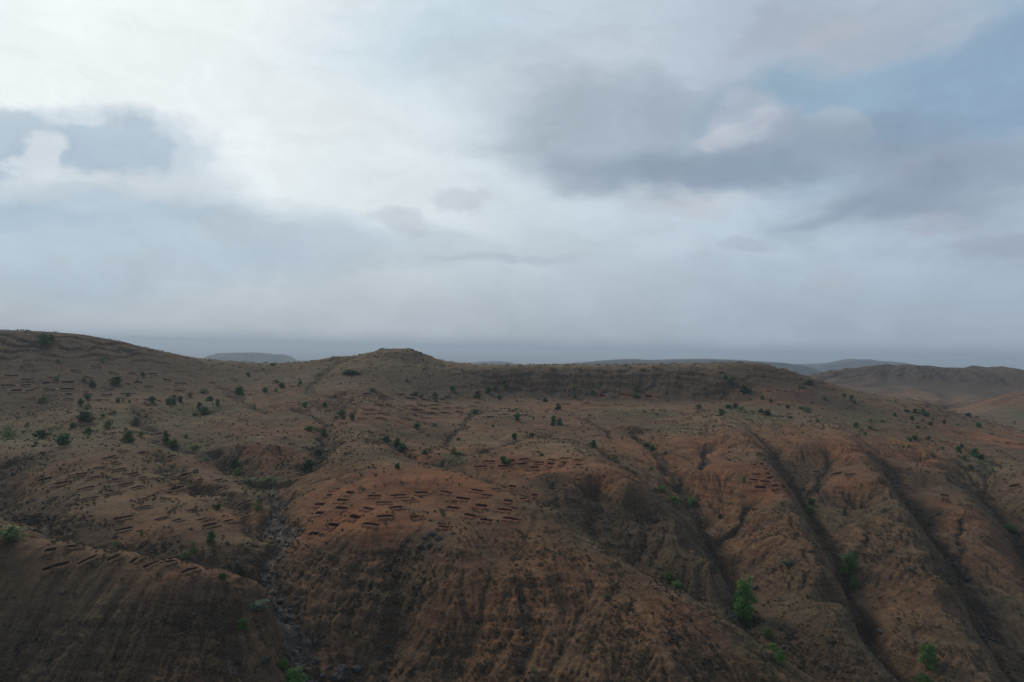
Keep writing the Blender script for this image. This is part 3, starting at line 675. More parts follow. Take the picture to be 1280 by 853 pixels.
# ---------------------------------------------------------------- build the ground mesh, open where a trench is dug
qa = (np.arange(NT - 1)[:, None] * NR + np.arange(NR - 1)[None]).ravel()
hole = np.zeros(X.shape, bool)
for (x, y, ax, ay, ln, wdt, cell, red, lab, g_) in PITS:
    a = (math.atan2(x, y) - TH0) / (TH1 - TH0) * (NT - 1); b_ = (math.log(math.hypot(x, y)) - LR0) / (LR1 - LR0) * (NR - 1)
    w = int(6 / (cell * .5) + 3); i0, i1, j0, j1 = max(0, int(a) - w), int(a) + w, max(0, int(b_) - w), int(b_) + w
    dx, dy = X[i0:i1, j0:j1] - x, Y[i0:i1, j0:j1] - y
    la, lb = dx * ax + dy * ay, -dx * ay + dy * ax
    hole[i0:i1, j0:j1] |= (np.abs(la) < ln / 2 + .05) & (np.abs(lb) < wdt / 2 + cell * .35 + .04)
hv = hole.ravel()
anyh = hv[qa] | hv[qa + 1] | hv[qa + NR] | hv[qa + NR + 1]
qq = qa[~anyh]
V = np.stack([X.ravel(), Y.ravel(), Hh.ravel() + CZ], 1)
F = np.stack([qq, qq + 1, qq + NR + 1, qq + NR], 1)[:, ::-1]
me = mesh_np('hills', V, F)
print('normal z', me.polygons[1000].normal.z)
def attr(me, name, arrs):
    a = me.color_attributes.new(name, 'FLOAT_COLOR', 'POINT')
    d = np.ones((len(me.vertices), 4), np.float32)
    for i, q in enumerate(arrs): d[:, i] = q.ravel()
    a.data.foreach_set('color', d.ravel())
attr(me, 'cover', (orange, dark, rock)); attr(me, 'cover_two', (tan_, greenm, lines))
hills = link('hills', me, gm); tag(hills, kind='structure', label='eroded red-brown hills cut by gullies')
# ---------------------------------------------------------------- far plain, distant mesas, haze
fm, t, b = new_mat('far_plain')
g = N(t, 'ShaderNodeNewGeometry').outputs['Position']
pa = NOISE(t, g, 0.0016, 6, .65); pb = NOISE(t, g, 0.0005, 4, .6)
c_ = MIX(t, MR(t, pa, .40, .62), (0.035, 0.045, 0.025), (0.19, 0.15, 0.10))
c_ = MIX(t, MR(t, pb, .45, .6), c_, (0.075, 0.07, 0.05)); t.links.new(c_, b.inputs['Base Color'])
nr, ns = 60, 96
rad = np.concatenate([[0], np.exp(np.linspace(math.log(300), math.log(58000), nr))])
aa = np.linspace(0, 2 * math.pi, ns, endpoint=False)
vx = [(0, 0, 0)]
for r_ in rad[1:]:
    for a in aa: vx.append((r_ * math.sin(a), r_ * math.cos(a), 0))
vx = np.array(vx, float); vx[:, 2] = (fbm(vx[:, 0] / 2500, vx[:, 1] / 2500, 3, 3) - .5) * 30 * np.clip(np.hypot(vx[:, 0], vx[:, 1]) / 3000, 0, 1)
fc = []
for i in range(ns): fc.append((0, 0, 1 + i, 1 + (i + 1) % ns))
fc = []
for k in range(nr - 1):
    for i in range(ns):
        a0 = 1 + k * ns + i; a1 = 1 + k * ns + (i + 1) % ns
        fc.append((a0, a0 + ns, a1 + ns, a1))
pme = mesh_np('plain', vx, np.array(fc)[:, ::-1])
plain = link('plain', pme, fm); tag(plain, kind='structure', label='hazy farmland plain reaching the horizon')

def mesa(name, line, dist, depth, label, seed, cap=.5):
    """a far hill: its crest runs through the given skyline points, with real depth, flanks and gullies"""
    pts = [pix_pt(u, v, dist) for u, v in line]
    xs = np.array([p[0] for p in pts]); zs = np.array([p[2] for p in pts]) + CZ
    nx, ny = 260, 90
    gx_, gy_ = np.meshgrid(np.linspace(xs[0] - depth * .5, xs[-1] + depth * .5, nx), np.linspace(-depth, depth, ny), indexing='ij')
    wob = (fbm(gx_ / (depth * .5), gy_ / (depth * .5), 4, seed) - .5) * depth * .55
    crest = np.interp(gx_, np.concatenate([[xs[0] - depth * .5], xs, [xs[-1] + depth * .5]]), np.concatenate([[-5], zs, [-5]]))
    q = np.abs(gy_ + wob) / depth
    prof = np.where(q < cap * .5, 1 - q * .10, 0); t_ = np.clip((q - cap * .5) / (1 - cap * .5), 0, 1)
    prof = np.where(q < cap * .5, 1.0, (1 - t_) ** 1.7)
    ril = np.cos(gx_ / (depth * .045) + wob / 40) * .04 + (fbm(gx_ / (depth * .09), gy_ / (depth * .3), 4, seed + 2) - .5) * .14
    hz = crest * np.clip(prof + ril * np.sin(np.clip(t_, 0, 1) * math.pi), 0, 1.0) - 6 * (prof < .01) 
    hz += (fbm(gx_ / 60, gy_ / 60, 3, seed + 1) - .5) * 4 * (prof > .5)
    v = np.stack([gx_.ravel(), (gy_ + dist + depth * .3).ravel(), hz.ravel() + 4], 1)
    i = (np.arange(nx - 1)[:, None] * ny + np.arange(ny - 1)[None]).ravel()
    me_ = mesh_np(name, v, np.stack([i, i + ny, i + ny + 1, i + 1], 1))
    o = link(name, me_, hm); tag(o, kind='structure', label=label)
hm, t, b = new_mat('far_hill_soil')
g = N(t, 'ShaderNodeNewGeometry').outputs['Position']
c_ = MIX(t, MR(t, NOISE(t, g, .006, 6, .65), .4, .62), (0.022, 0.022, 0.016), (0.075, 0.052, 0.036)); t.links.new(c_, b.inputs['Base Color'])
mesa('far_mesa', [(252,453),(262,446),(272,442.5),(300,442),(325,443),(330,445),(336,445.5),(342,444),(350,447),(358,452),(385,453),(400,453)], 4300, 420, 'hazy flat-topped mesa in the saddle left of the knoll', 2)
mesa('far_ridge', [(560,458),(585,455.5),(600,454),(625,453.5),(640,455),(650,459)], 4600, 380, 'low hazy ridge right of the knoll', 4)
mesa('far_tableland', [(690,461),(715,457),(745,454.5),(775,452),(800,451),(825,453),(850,452),(880,451),(900,451),(930,452),(960,454),(985,455.5),(1010,460),(1035,468),(1060,478),(1090,490)], 3100, 420, 'long hazy tableland behind the plateau', 5)
mesa('far_hill', [(990,458),(1020,458),(1050,457),(1070,454),(1085,451.5),(1092,450.5),(1100,452),(1115,453),(1135,454.5),(1160,459),(1220,466)], 4200, 600, 'hazy pointed hill beyond the right valley', 7)

TOPZ = CZ + 14.0
hv_ = []
for z in (-40.0, TOPZ):
    for x, y in ((-60000, -60000), (60000, -60000), (60000, 60000), (-60000, 60000)): hv_.append((x, y, z))
hme = mesh_np('haze', hv_, np.array([(3, 2, 1, 0), (4, 5, 6, 7), (0, 1, 5, 4), (1, 2, 6, 5), (2, 3, 7, 6), (3, 0, 4, 7)]), smooth=False)
hzm = bpy.data.materials.new('haze_air'); hzm.use_nodes = True; t = hzm.node_tree; t.nodes.clear()
pv = N(t, 'ShaderNodeVolumePrincipled'); pv.inputs['Color'].default_value = HAZE_COL; pv.inputs['Density'].default_value = HAZE_DENS
pv.inputs['Anisotropy'].default_value = 0.2
mo = N(t, 'ShaderNodeOutputMaterial'); t.links.new(pv.outputs[0], mo.inputs['Volume'])
haze = link('haze', hme, hzm); tag(haze, kind='stuff', label='thin bluish haze in the air')
# ---------------------------------------------------------------- trenches: a damp pit, its inner shade painted into the lining colour, with a trodden rim, and the bank of dug soil below it
def build_trench(x, y, ax, ay, ln, wdt, cell, red, lab, grp):
    e = 1.5; zc = h1(x, y)
    dx_, dy_ = -ay, ax                              # across the trench; make it point downhill
    if h1(x + dx_ * e, y + dy_ * e) > h1(x - dx_ * e, y - dy_ * e): dx_, dy_ = -dx_, -dy_
    root = empty('trench', (x, y, CZ + zc)); tag(root, lab, 'trench', grp)
    n_ = 28; col = 0.12 + cell * 1.1
    ring = []
    for i in range(n_):                            # rounded rectangle
        a = 2 * math.pi * i / n_; c, s = math.cos(a), math.sin(a)
        ring.append((math.copysign(abs(c) ** .35, c) * ln / 2, math.copysign(abs(s) ** .6, s) * wdt / 2))
    vs = []; nzr = random.random() * 50
    def put(la, lb, up, fixed=None):
        wxp, wyp = x + la * ax + lb * dx_, y + la * ay + lb * dy_
        z = (h1(wxp, wyp) - zc + up) if fixed is None else fixed
        vs.append((wxp - x, wyp - y, z))
    rimz = []
    for off, up in ((col, -.03), (col * .55, .04), (.04, .05)):
        for i, (la, lb) in enumerate(ring):
            q = math.hypot(la / ln, lb / wdt) + 1e-6; j = 1 + .28 * (fbm(np.array([i * .45 + nzr]), np.array([off * 3.0]), 2, 3)[0] - .5) * (off > .1)
            ox = math.copysign(off * j, la) * min(1, abs(la) / (ln * .38)); oy = math.copysign(off * j, lb) * min(1, abs(lb) / (wdt * .3))
            put(la + ox, lb + oy, up)
    for i, (la, lb) in enumerate(ring): put(la * .985, lb * .94, .0)
    rimz = [v[2] for v in vs[-n_:]]
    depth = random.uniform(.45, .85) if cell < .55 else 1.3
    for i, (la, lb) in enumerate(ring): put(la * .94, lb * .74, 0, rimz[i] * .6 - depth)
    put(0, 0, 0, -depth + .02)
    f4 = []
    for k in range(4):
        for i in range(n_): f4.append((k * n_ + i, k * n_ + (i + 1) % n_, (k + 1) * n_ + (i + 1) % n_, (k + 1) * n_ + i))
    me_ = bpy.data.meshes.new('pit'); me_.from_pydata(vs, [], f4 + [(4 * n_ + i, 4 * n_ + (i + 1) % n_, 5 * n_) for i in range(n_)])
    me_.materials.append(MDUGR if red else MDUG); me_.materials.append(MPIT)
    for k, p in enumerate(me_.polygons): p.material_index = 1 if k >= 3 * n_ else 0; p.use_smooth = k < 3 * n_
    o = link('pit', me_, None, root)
    # dug soil heaped along the lower side
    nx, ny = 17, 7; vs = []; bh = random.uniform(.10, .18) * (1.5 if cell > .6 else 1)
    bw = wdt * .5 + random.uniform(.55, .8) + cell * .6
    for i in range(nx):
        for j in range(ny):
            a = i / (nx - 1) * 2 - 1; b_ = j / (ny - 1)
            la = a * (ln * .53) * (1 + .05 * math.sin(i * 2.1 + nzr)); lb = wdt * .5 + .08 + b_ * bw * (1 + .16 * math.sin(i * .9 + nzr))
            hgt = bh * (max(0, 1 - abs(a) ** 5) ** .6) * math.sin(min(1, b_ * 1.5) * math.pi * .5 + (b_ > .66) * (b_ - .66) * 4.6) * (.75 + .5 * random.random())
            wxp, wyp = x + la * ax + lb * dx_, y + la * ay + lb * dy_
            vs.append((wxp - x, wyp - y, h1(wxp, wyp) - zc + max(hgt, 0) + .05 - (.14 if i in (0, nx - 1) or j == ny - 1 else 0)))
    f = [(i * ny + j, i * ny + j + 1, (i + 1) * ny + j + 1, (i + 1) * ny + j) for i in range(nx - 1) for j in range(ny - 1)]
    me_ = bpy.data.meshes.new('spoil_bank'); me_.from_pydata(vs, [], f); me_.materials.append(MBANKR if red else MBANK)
    for p in me_.polygons: p.use_smooth = True
    link('spoil_bank', me_, None, root)
for p in PITS: build_trench(*p)
# ---------------------------------------------------------------- shrubs and small trees: tapered stems and crowns of separate leaves
def leaf_mat(name, a, bcol, sc1=1.6):
    m, t, b = new_mat(name); b.inputs['Roughness'].default_value = .7; b.inputs['Specular IOR Level'].default_value = .2
    g = N(t, 'ShaderNodeNewGeometry'); oi = N(t, 'ShaderNodeObjectInfo')
    n1_ = NOISE(t, g.outputs['Position'], sc1, 3, .6); 
    f = M_(t, 'ADD', MR(t, n1_, .3, .7, 0, .75), M_(t, 'MULTIPLY', g.outputs['Random Per Island'], .35))
    cc = MIX(t, f, a, bcol); hs = N(t, 'ShaderNodeHueSaturation'); t.links.new(cc, hs.inputs['Color'])
    t.links.new(M_(t, 'MULTIPLY_ADD', oi.outputs['Random'], .8, .7), hs.inputs['Value'])
    t.links.new(M_(t, 'MULTIPLY_ADD', oi.outputs['Random'], .03, .485), hs.inputs['Hue'])
    t.links.new(hs.outputs[0], b.inputs['Base Color'])
    return m
MLD = leaf_mat('dark_leaves', (0.028, 0.064, 0.020), (0.066, 0.135, 0.036))
MLB = leaf_mat('bright_leaves', (0.046, 0.105, 0.020), (0.100, 0.190, 0.038))
MLG = leaf_mat('dull_leaves', (0.045, 0.070, 0.042), (0.090, 0.120, 0.070))
MLL = leaf_mat('light_leaves', (0.080, 0.125, 0.032), (0.140, 0.200, 0.060))
MBARK = soil_mat('bark', (0.06, 0.045, 0.032), (0.12, 0.095, 0.07), 5, .03)
def tube(vs, fs, pts, rads, n_=6):
    base = len(vs)
    for k, (p, r_) in enumerate(zip(pts, rads)):
        d = Vector(pts[min(k + 1, len(pts) - 1)]) - Vector(pts[max(k - 1, 0)]); d.normalize()
        a = d.orthogonal().normalized(); b_ = d.cross(a)
        for i in range(n_):
            q = 2 * math.pi * i / n_; vs.append(tuple(Vector(p) + (a * math.cos(q) + b_ * math.sin(q)) * r_))
    for k in range(len(pts) - 1):
        for i in range(n_): fs.append((base + k * n_ + i, base + k * n_ + (i + 1) % n_, base + (k + 1) * n_ + (i + 1) % n_, base + (k + 1) * n_ + i))
def make_plant(seed, h, w, nleaf, leaf, low=.12, clumps=14, flat=0.0):
    """returns (wood mesh, crown mesh) for a plant h high and w wide, base at the origin"""
    r_ = random.Random(seed); vs, fs = [], []
    cl = []
    for i in range(clumps):
        a = r_.uniform(0, 2 * math.pi); zz = r_.uniform(low, .93); env = math.sin(min(1, (zz - low * .5) / (1 - low * .5)) ** .75 * math.pi) ** .55
        rr_ = w * .5 * env * r_.uniform(.25, .85)
        cl.append((math.cos(a) * rr_, math.sin(a) * rr_, zz * h, r_.uniform(.10, .20) * w * (.8 + .4 * (1 - zz))))
    cl.append((0, 0, h * .72, w * .26)); cl.append((w * .05, 0, h * .45, w * .28))
    lean = (r_.uniform(-.08, .08) * w, r_.uniform(-.08, .08) * w); tr = max(.02, h * .022)
    trunk = [(lean[0] * t_ + math.sin(t_ * 5 + seed) * .02 * h, lean[1] * t_, -0.15 * (t_ == 0) + h * .82 * t_) for t_ in (0, .15, .35, .6, .85, 1)]
    tube(vs, fs, trunk, [tr * q for q in (1.5, 1.1, .9, .65, .4, .15)])
    for (x_, y_, z_, q) in cl[:clumps]:
        t0 = max(.05, min(.8, z_ / h * .62)); p0 = (lean[0] * t0, lean[1] * t0, h * .82 * t0)
        mid = tuple((p0[k] + (x_, y_, z_)[k]) * .5 + (0, 0, .04 * h)[k] for k in range(3))
        tube(vs, fs, [p0, mid, (x_, y_, z_)], [tr * .5, tr * .33, tr * .12], 5)
    wood = bpy.data.meshes.new('trunk'); wood.from_pydata(vs, [], fs); wood.materials.append(MBARK)
    g = np.random.RandomState(seed); wt = np.array([c[3] ** 2 for c in cl]); idx = g.choice(len(cl), nleaf, p=wt / wt.sum())
    C3 = np.array(cl)[idx]; d = g.normal(size=(nleaf, 3)); d /= np.linalg.norm(d, axis=1)[:, None]
    rad = C3[:, 3:4] * (g.rand(nleaf, 1) ** .45) * (1 + .25 * g.normal(size=(nleaf, 1)))
    c3 = C3[:, :3] + d * rad * np.array([1, 1, .8]); c3[:, 2] = np.clip(c3[:, 2], h * .02, None)
    nrm = d * .6 + g.normal(size=(nleaf, 3)) * .5 + np.array([0, 0, .55]); nrm /= np.linalg.norm(nrm, axis=1)[:, None]
    a = np.cross(nrm, g.normal(size=(nleaf, 3))); a /= np.linalg.norm(a, axis=1)[:, None]; b_ = np.cross(nrm, a)
    s_ = leaf * (.6 + .8 * g.rand(nleaf, 1)); a = a * s_; b_ = b_ * s_ * .55
    v = np.stack([c3 - a, c3 - b_ + nrm * s_ * .12, c3 + a, c3 + b_ + nrm * s_ * .12], 1).reshape(-1, 3)
    return wood, mesh_np('crown', v, np.arange(nleaf * 4).reshape(-1, 4), smooth=False)
PROTO = {}
def protos(key, mat, specs):
    PROTO[key] = []
    for s_ in specs:
        w_, c_m = make_plant(*s_); c_m.materials.append(mat); PROTO[key].append((w_, c_m))
# unit plants: 1 high; scaled when placed
protos('dark', MLD, [(3, 1, 1.15, 2600, .045, .10, 16), (4, 1, .9, 2200, .045, .12, 13), (5, 1, 1.5, 2800, .045, .06, 18)])
protos('bright', MLB, [(6, 1, 1.1, 3200, .038, .08, 16), (7, 1, 1.4, 3200, .038, .05, 20)])
protos('light', MLL, [(8, 1, 1.3, 1800, .038, .04, 15), (9, 1, 1.7, 1900, .040, .03, 17)])
protos('dull', MLG, [(12, 1, 1.3, 1500, .036, .05, 14), (13, 1, 1.0, 1300, .036, .08, 12)])
protos('tree', MLB, [(21, 1, .78, 6500, .021, .10, 30)])
protos('treetwo', MLB, [(22, 1, .85, 5200, .023, .08, 26)])
TONE = {'dark': 'dark green', 'bright': 'bright green', 'light': 'pale green', 'dull': 'grey-green', 'tree': 'bright green', 'treetwo': 'bright green'}
PL = []   # (group, place phrase, kind, [(u, base v, height px, width px or 0), ...])
def plants(grp, place, kind, pts): PL.append((grp, place, kind, pts))
g1 = 'shrubs on the dark left hill'
plants(g1, 'on the brow of the left hill', 'dark', [(54,431,14,16),(64,427,10,9)])
plants(g1, 'among the trenches on the left hill', 'dark', [(115,484,9,8),(141,482,10,8),(146,480,10,12),(178,471,7,0),(110,500,8,0),(160,496,5,0)])
plants(g1, 'at the foot of the left hill', 'dark', [(100,508,11,8),(106,527,14,18),(92,535,8,9),(129,521,4,6),(147,503,6,0),(162,504,4,0),(189,504,10,10),(211,506,9,0),(53,533,0,0)][:8])
plants(g1, 'on the slope under the left hill', 'light', [(110,511,8,9),(142,518,5,8),(70,476,7,12),(54,503,8,16),(104,477,6,10),(136,536,12,12),(170,531,12,16),(72,453,5,8),(129,452,5,6)])
g2 = 'shrubs on the grassy shelf at far left'
plants(g2, 'on the grassy shelf at far left', 'dark', [(50,549,14,20),(80,559,20,19),(110,544,11,9),(160,554,16,13),(207,554,15,10),(216,560,12,12)])
plants(g2, 'on the grassy shelf at far left', 'light', [(9,546,15,22),(45,556,6,7),(177,547,9,11),(110,549,5,6),(232,547,5,9),(157,540,6,6)])
g3 = 'shrubs in the hollow between the left hill and the knoll'
plants(g3, 'in the hollow below the saddle', 'dark', [(341,457,3,7),(299,493,10,12),(331,491,7,7),(352,485,7,8),(262,502,7,9),(272,507,8,6),(249,511,8,8),(255,518,10,14),(225,503,8,7),(217,506,7,7),(375,480,4,5),(381,510,9,7),(243,521,5,6),(406,509,6,6),(310,471,6,5)])
plants(g3, 'in the hollow below the saddle', 'light', [(345,490,6,9),(346,479,5,6),(254,491,6,13),(318,512,8,6),(238,497,7,9),(217,499,6,11),(373,484,4,4)])
plants('shrubs in the two gullies above the grassy pool', 'in the gully above the small grassy flat', 'dark', [(293,585,13,13),(385,587,15,13),(405,546,9,8),(398,568,7,12),(387,538,6,12),(272,637,8,8),(264,677,14,12)])
plants('shrubs in the two gullies above the grassy pool', 'near the small grassy flat in the stream', 'light', [(297,594,9,17),(323,638,15,14),(245,562,7,18),(257,576,6,12),(386,592,6,8),(335,601,4,12)])
g5 = 'bushes along the lower left crest and stream'
plants(g5, 'just behind the near lower-left crest', 'light', [(10,675,19,42),(145,685,9,11),(177,668,7,7),(242,692,16,16),(231,697,9,16)])
plants(g5, 'beside the rocky stream at lower left', 'bright', [(278,725,10,9),(304,789,18,12),(355,836,15,12),(368,856,22,30)])
plants(g5, 'beside the rocky stream at lower left', 'dull', [(298,716,16,20),(324,762,12,18),(331,832,13,14)])
g6 = 'shrubs on the shelf under the knoll'
plants(g6, 'under the round knoll', 'dark', [(438,468,6,21),(530,463,2,5),(509,477,4,5),(565,489,8,8),(597,498,10,8),(611,492,9,8),(620,487,6,6),(625,500,7,8),(630,482,7,7),(594,518,7,10),(543,500,12,7),(521,535,6,10)])
plants(g6, 'under the round knoll', 'dull', [(527,498,7,8),(519,494,5,8),(620,488,7,6),(545,503,8,8),(466,489,5,10),(543,534,6,6)])
plants(g6, 'left of the ridge under the knoll', 'dark', [(427,521,9,11),(429,524,5,7),(440,526,9,7),(482,553,9,12),(496,558,10,9),(502,564,12,12),(531,568,6,8),(497,587,9,8)])
plants(g6, 'on the brown shelf under the knoll', 'light', [(567,568,11,11),(574,570,6,16),(537,566,6,7),(559,584,0,0)][:3])
g7 = 'shrubs below the plateau scarp'
plants(g7, 'below the middle of the scarp', 'dark', [(633,486,7,7),(681,503,6,7),(698,513,9,8),(646,527,12,8),(692,530,12,7),(699,532,9,9),(691,533,5,6),(643,550,10,8),(665,547,6,6),(741,494,6,7),(719,498,5,5),(796,487,5,5),(794,497,6,10),(573,551,4,5),(742,560,11,9),(629,578,9,8),(634,580,6,12),(616,534,3,4)])
plants(g7, 'below the middle of the scarp', 'light', [(717,488,7,9),(747,486,7,8),(804,464,3,10),(667,526,6,4),(645,514,4,8)])
plants(g7, 'in the rocky gullies right of centre', 'dark', [(815,563,7,7),(808,558,5,8),(1014,632,10,10),(900,649,7,5),(677,570,3,6),(832,568,4,6),(912,576,2,5)])
plants(g7, 'in the rocky gullies right of centre', 'bright', [(814,588,5,5),(827,615,8,11),(843,630,10,12),(865,632,11,10),(1012,641,10,10),(836,724,10,12),(846,735,9,11),(930,604,9,4)])
g8 = 'shrubs around the far rounded knob'
plants(g8, 'around the far rounded knob', 'dark', [(906,475,7,6),(914,481,9,6),(931,491,9,11),(953,500,6,7),(963,503,5,6),(973,507,3,5),(985,511,5,6),(1012,481,6,12),(903,467,3,4),(902,520,9,9),(911,511,6,10),(919,511,8,7),(951,516,5,7),(959,520,8,9),(988,523,3,5),(1002,512,4,8)])
plants(g8, 'around the far rounded knob', 'light', [(912,478,9,7),(926,512,4,12),(1022,528,4,6),(1006,492,0,0),(886,521,3,6)][:3])
plants(g8, 'around the far rounded knob', 'dull', [(873,512,7,10),(1010,516,8,13),(936,492,7,8),(1003,486,5,8),(1030,500,4,8)])
g9 = 'shrubs scattered over the right-hand ridges'
plants(g9, 'on the long right-hand ridge', 'dark', [(1055,497,6,6),(1064,501,8,5),(1068,505,5,4),(1119,503,3,3),(1133,515,3,7),(1144,517,6,6),(1154,517,6,6),(1158,521,6,9),(1140,526,6,6),(1118,520,4,5),(1070,535,7,8),(1087,537,5,6),(1163,532,5,6),(1180,530,5,5),(1153,527,3,4),(1147,536,4,6),(1224,535,7,7),(1221,522,2,5),(1210,521,5,8),(1268,530,3,3),(1197,532,2,4),(1144,550,7,7),(1137,552,5,6),(1161,550,5,5)])
plants(g9, 'on the long right-hand ridge', 'light', [(1088,528,5,6),(1166,528,6,4),(1222,534,7,7),(1082,545,5,4),(1103,528,4,6),(1156,536,4,6),(1136,559,3,7)])
plants(g9, 'on the pale ridge at right', 'dark', [(1218,572,12,10),(1227,574,6,8),(1198,565,7,8),(1215,587,6,5),(1202,560,5,5)])
plants(g9, 'on the pale ridge at right', 'light', [(1206,575,6,7),(1164,569,6,9),(1178,562,4,6)])
g10 = 'bushes in the lower right gullies'
plants(g10, 'in the lower right gullies', 'dull', [(893,716,18,10),(916,777,14,14),(1056,645,9,8),(985,708,9,14),(1137,714,5,10)])
plants(g10, 'in the lower right gullies', 'bright', [(959,798,15,14),(975,829,19,12),(1068,733,14,12),(1155,858,16,22),(1262,665,11,14),(966,812,8,12),(935,784,8,10)])
plants('weeds on the central spur face', 'on the bare face of the central spur', 'light', [(467,763,5,8),(667,840,9,8),(759,748,7,9),(553,646,10,7),(574,607,5,4),(777,722,8,4)])
def smooth_place(u, v, hp, wp, kind, label, grp, proto=None, cat='shrub', name='shrub'):
    p = hit(u, v - .5)
    if p is None: return
    x, y, z, d = p; hgt = max(.35, hp * d / FPX * .95); wdt = (wp if wp else hp * 1.05) * d / FPX * .92
    wood, crown = proto or PROTO[kind][random.randrange(len(PROTO[kind]))]
    root = empty(name, (x, y, CZ + z - .05), random.uniform(0, 6.28)); tag(root, label, cat, grp)
    bw = max(abs(v_.co.x) for v_ in wood.vertices) * 2.35
    root.scale = (wdt / bw, wdt / bw, hgt)
    a = bpy.data.objects.new('trunk' if cat == 'tree' else 'stem', wood); b_ = bpy.data.objects.new('crown', crown)
    for o in (a, b_): COL.objects.link(o); o.parent = root
    return root
cnt = 0; seen_lab = {}
for grp, place, kind, pts in PL:
    pts = sorted(q for q in pts if q[2] > 0); n_ = len(pts)
    for i, (u, v, hp, wp) in enumerate(pts):
        size = ('low and wide' if wp > hp * 1.6 else 'taller than wide' if hp > 1.35 * max(wp, 1) and wp else 'very small' if hp <= 5 else 'rounded')
        sh = {'dark': 'shrub', 'bright': 'leafy bush', 'light': 'bush', 'dull': 'bush'}[kind]
        o_ = 'the only' if n_ == 1 else ordinal(i, n_)
        lab = '%s %s %s%s %s' % (o_.replace(' from left', ''), TONE[kind], sh, ' from left' if 'from' in o_ else '', place)
        if len(lab.split()) + len(size.split()) <= 15: lab += ', ' + size
        if smooth_place(u, v, hp, wp, kind, lab, grp): cnt += 1
smooth_place(930, 774, 58, 34, 'tree', 'largest bright green tree, in the rocky gully right of the central spur', 'leafy trees in the right gullies', PROTO['tree'][0], 'tree', 'leafy_tree')
smooth_place(1062, 722, 36, 28, 'treetwo', 'bright green round tree in the gully at right, upslope of the small bush', 'leafy trees in the right gullies', PROTO['treetwo'][0], 'tree', 'leafy_tree')
smooth_place(1160, 836, 36, 22, 'treetwo', 'slender green tree in the gully near the bottom right edge', 'leafy trees in the right gullies', PROTO['treetwo'][0], 'tree', 'leafy_tree')
print('plants', cnt)
# ---------------------------------------------------------------- boulders one by one, then rubble, scrub and dry grass as ground cover
def boulder_mesh(seed, sub=2):
    import bmesh
    bm = bmesh.new(); bmesh.ops.create_icosphere(bm, subdivisions=sub + 1, radius=.5); g = np.random.RandomState(seed)
    planes = g.normal(size=(9, 3)); planes /= np.linalg.norm(planes, axis=1)[:, None]; off = g.uniform(.28, .42, 9)
    for v_ in bm.verts:
        p = np.array(v_.co)
        for q, o_ in zip(planes, off):
            e = p @ q - o_
            if e > 0: p = p - q * e * .9
        p += .03 * g.normal(size=3); v_.co = Vector(p)
    me_ = bpy.data.meshes.new('boulder'); bm.to_mesh(me_); bm.free(); return me_
BM = [boulder_mesh(s_) for s_ in (1, 2, 3, 4)]; BMD = [boulder_mesh(s_) for s_ in (5, 6)]
for m_ in BM: m_.materials.append(MROCK)
for m_ in BMD: m_.materials.append(MROCKD)
BL = [('boulders in the stream bed', 'grey boulder', 'along the upper stream bed below the grassy flat', [(338,640,5),(352,652,6),(347,664,5),(362,672,6),(355,683,5),(349,700,7),(341,716,6)], 0),
 ('boulders in the stream bed', 'grey boulder', 'in the rocky stream bed at lower left', [(345,742,8),(352,752,10),(362,764,7),(358,774,9),(341,758,7),(371,786,8),(386,806,8),(374,812,9),(396,826,9),(384,838,7),(404,846,8)], 0),
 ('boulders in the stream bed', 'dark boulder', 'at the bottom edge beside the stream', [(426,846,26),(446,838,14),(412,836,8)], 1),
 ('outcrop blocks on the central spur', 'pale rock block', 'in the outcrop under the red crest', [(531,672,8),(540,668,9),(548,674,8),(537,682,8),(526,684,7),(550,686,6)], 0),
 ('rocks in the right-hand gullies', 'grey rock', 'along the gullies on the right half', [(944,735,8),(936,742,6),(1013,690,6),(1019,700,6),(1203,716,8),(1194,706,6),(1209,724,7),(866,700,5),(735,652,5),(740,662,6),(1100,790,7),(1240,800,8)], 0)]
for grp, what, place, pts, dk in BL:
    pts = sorted(pts)
    for i, (u, v, w) in enumerate(pts):
        p = hit(u, v)
        if p is None: continue
        s_ = w * p[3] / FPX; ms = BMD if dk else BM
        o = link('boulder', ms[random.randrange(len(ms))]); o.scale = (s_ * 1.25, s_, s_ * .8); o.rotation_euler = (0, 0, random.uniform(0, 6.28))
        o.location = (p[0], p[1], CZ + p[2] + s_ * .12)
        oo = ordinal(i, len(pts)); tag(o, '%s %s%s %s' % (oo.replace(' from left', ''), what, ' from left' if 'from' in oo else '', place), 'boulder', grp)

def scatter(n_, r0_, r1_, fn, seed):
    g = np.random.RandomState(seed); a = g.uniform(R(-42), R(42), n_ * 4); rr_ = np.exp(g.uniform(math.log(r0_), math.log(r1_), n_ * 4))
    x, y = rr_ * np.sin(a), rr_ * np.cos(a)
    ii = np.clip(((a - TH0) / (TH1 - TH0) * (NT - 1)).astype(int), 0, NT - 1); jj = np.clip(((np.log(rr_) - LR0) / (LR1 - LR0) * (NR - 1)).astype(int), 0, NR - 1)
    w = fn(x, y, ii, jj); k = g.rand(len(x)) < w; k &= ~hole[ii, jj]
    x, y = x[k][:n_], y[k][:n_]; return x, y, H(x, y) + CZ, g
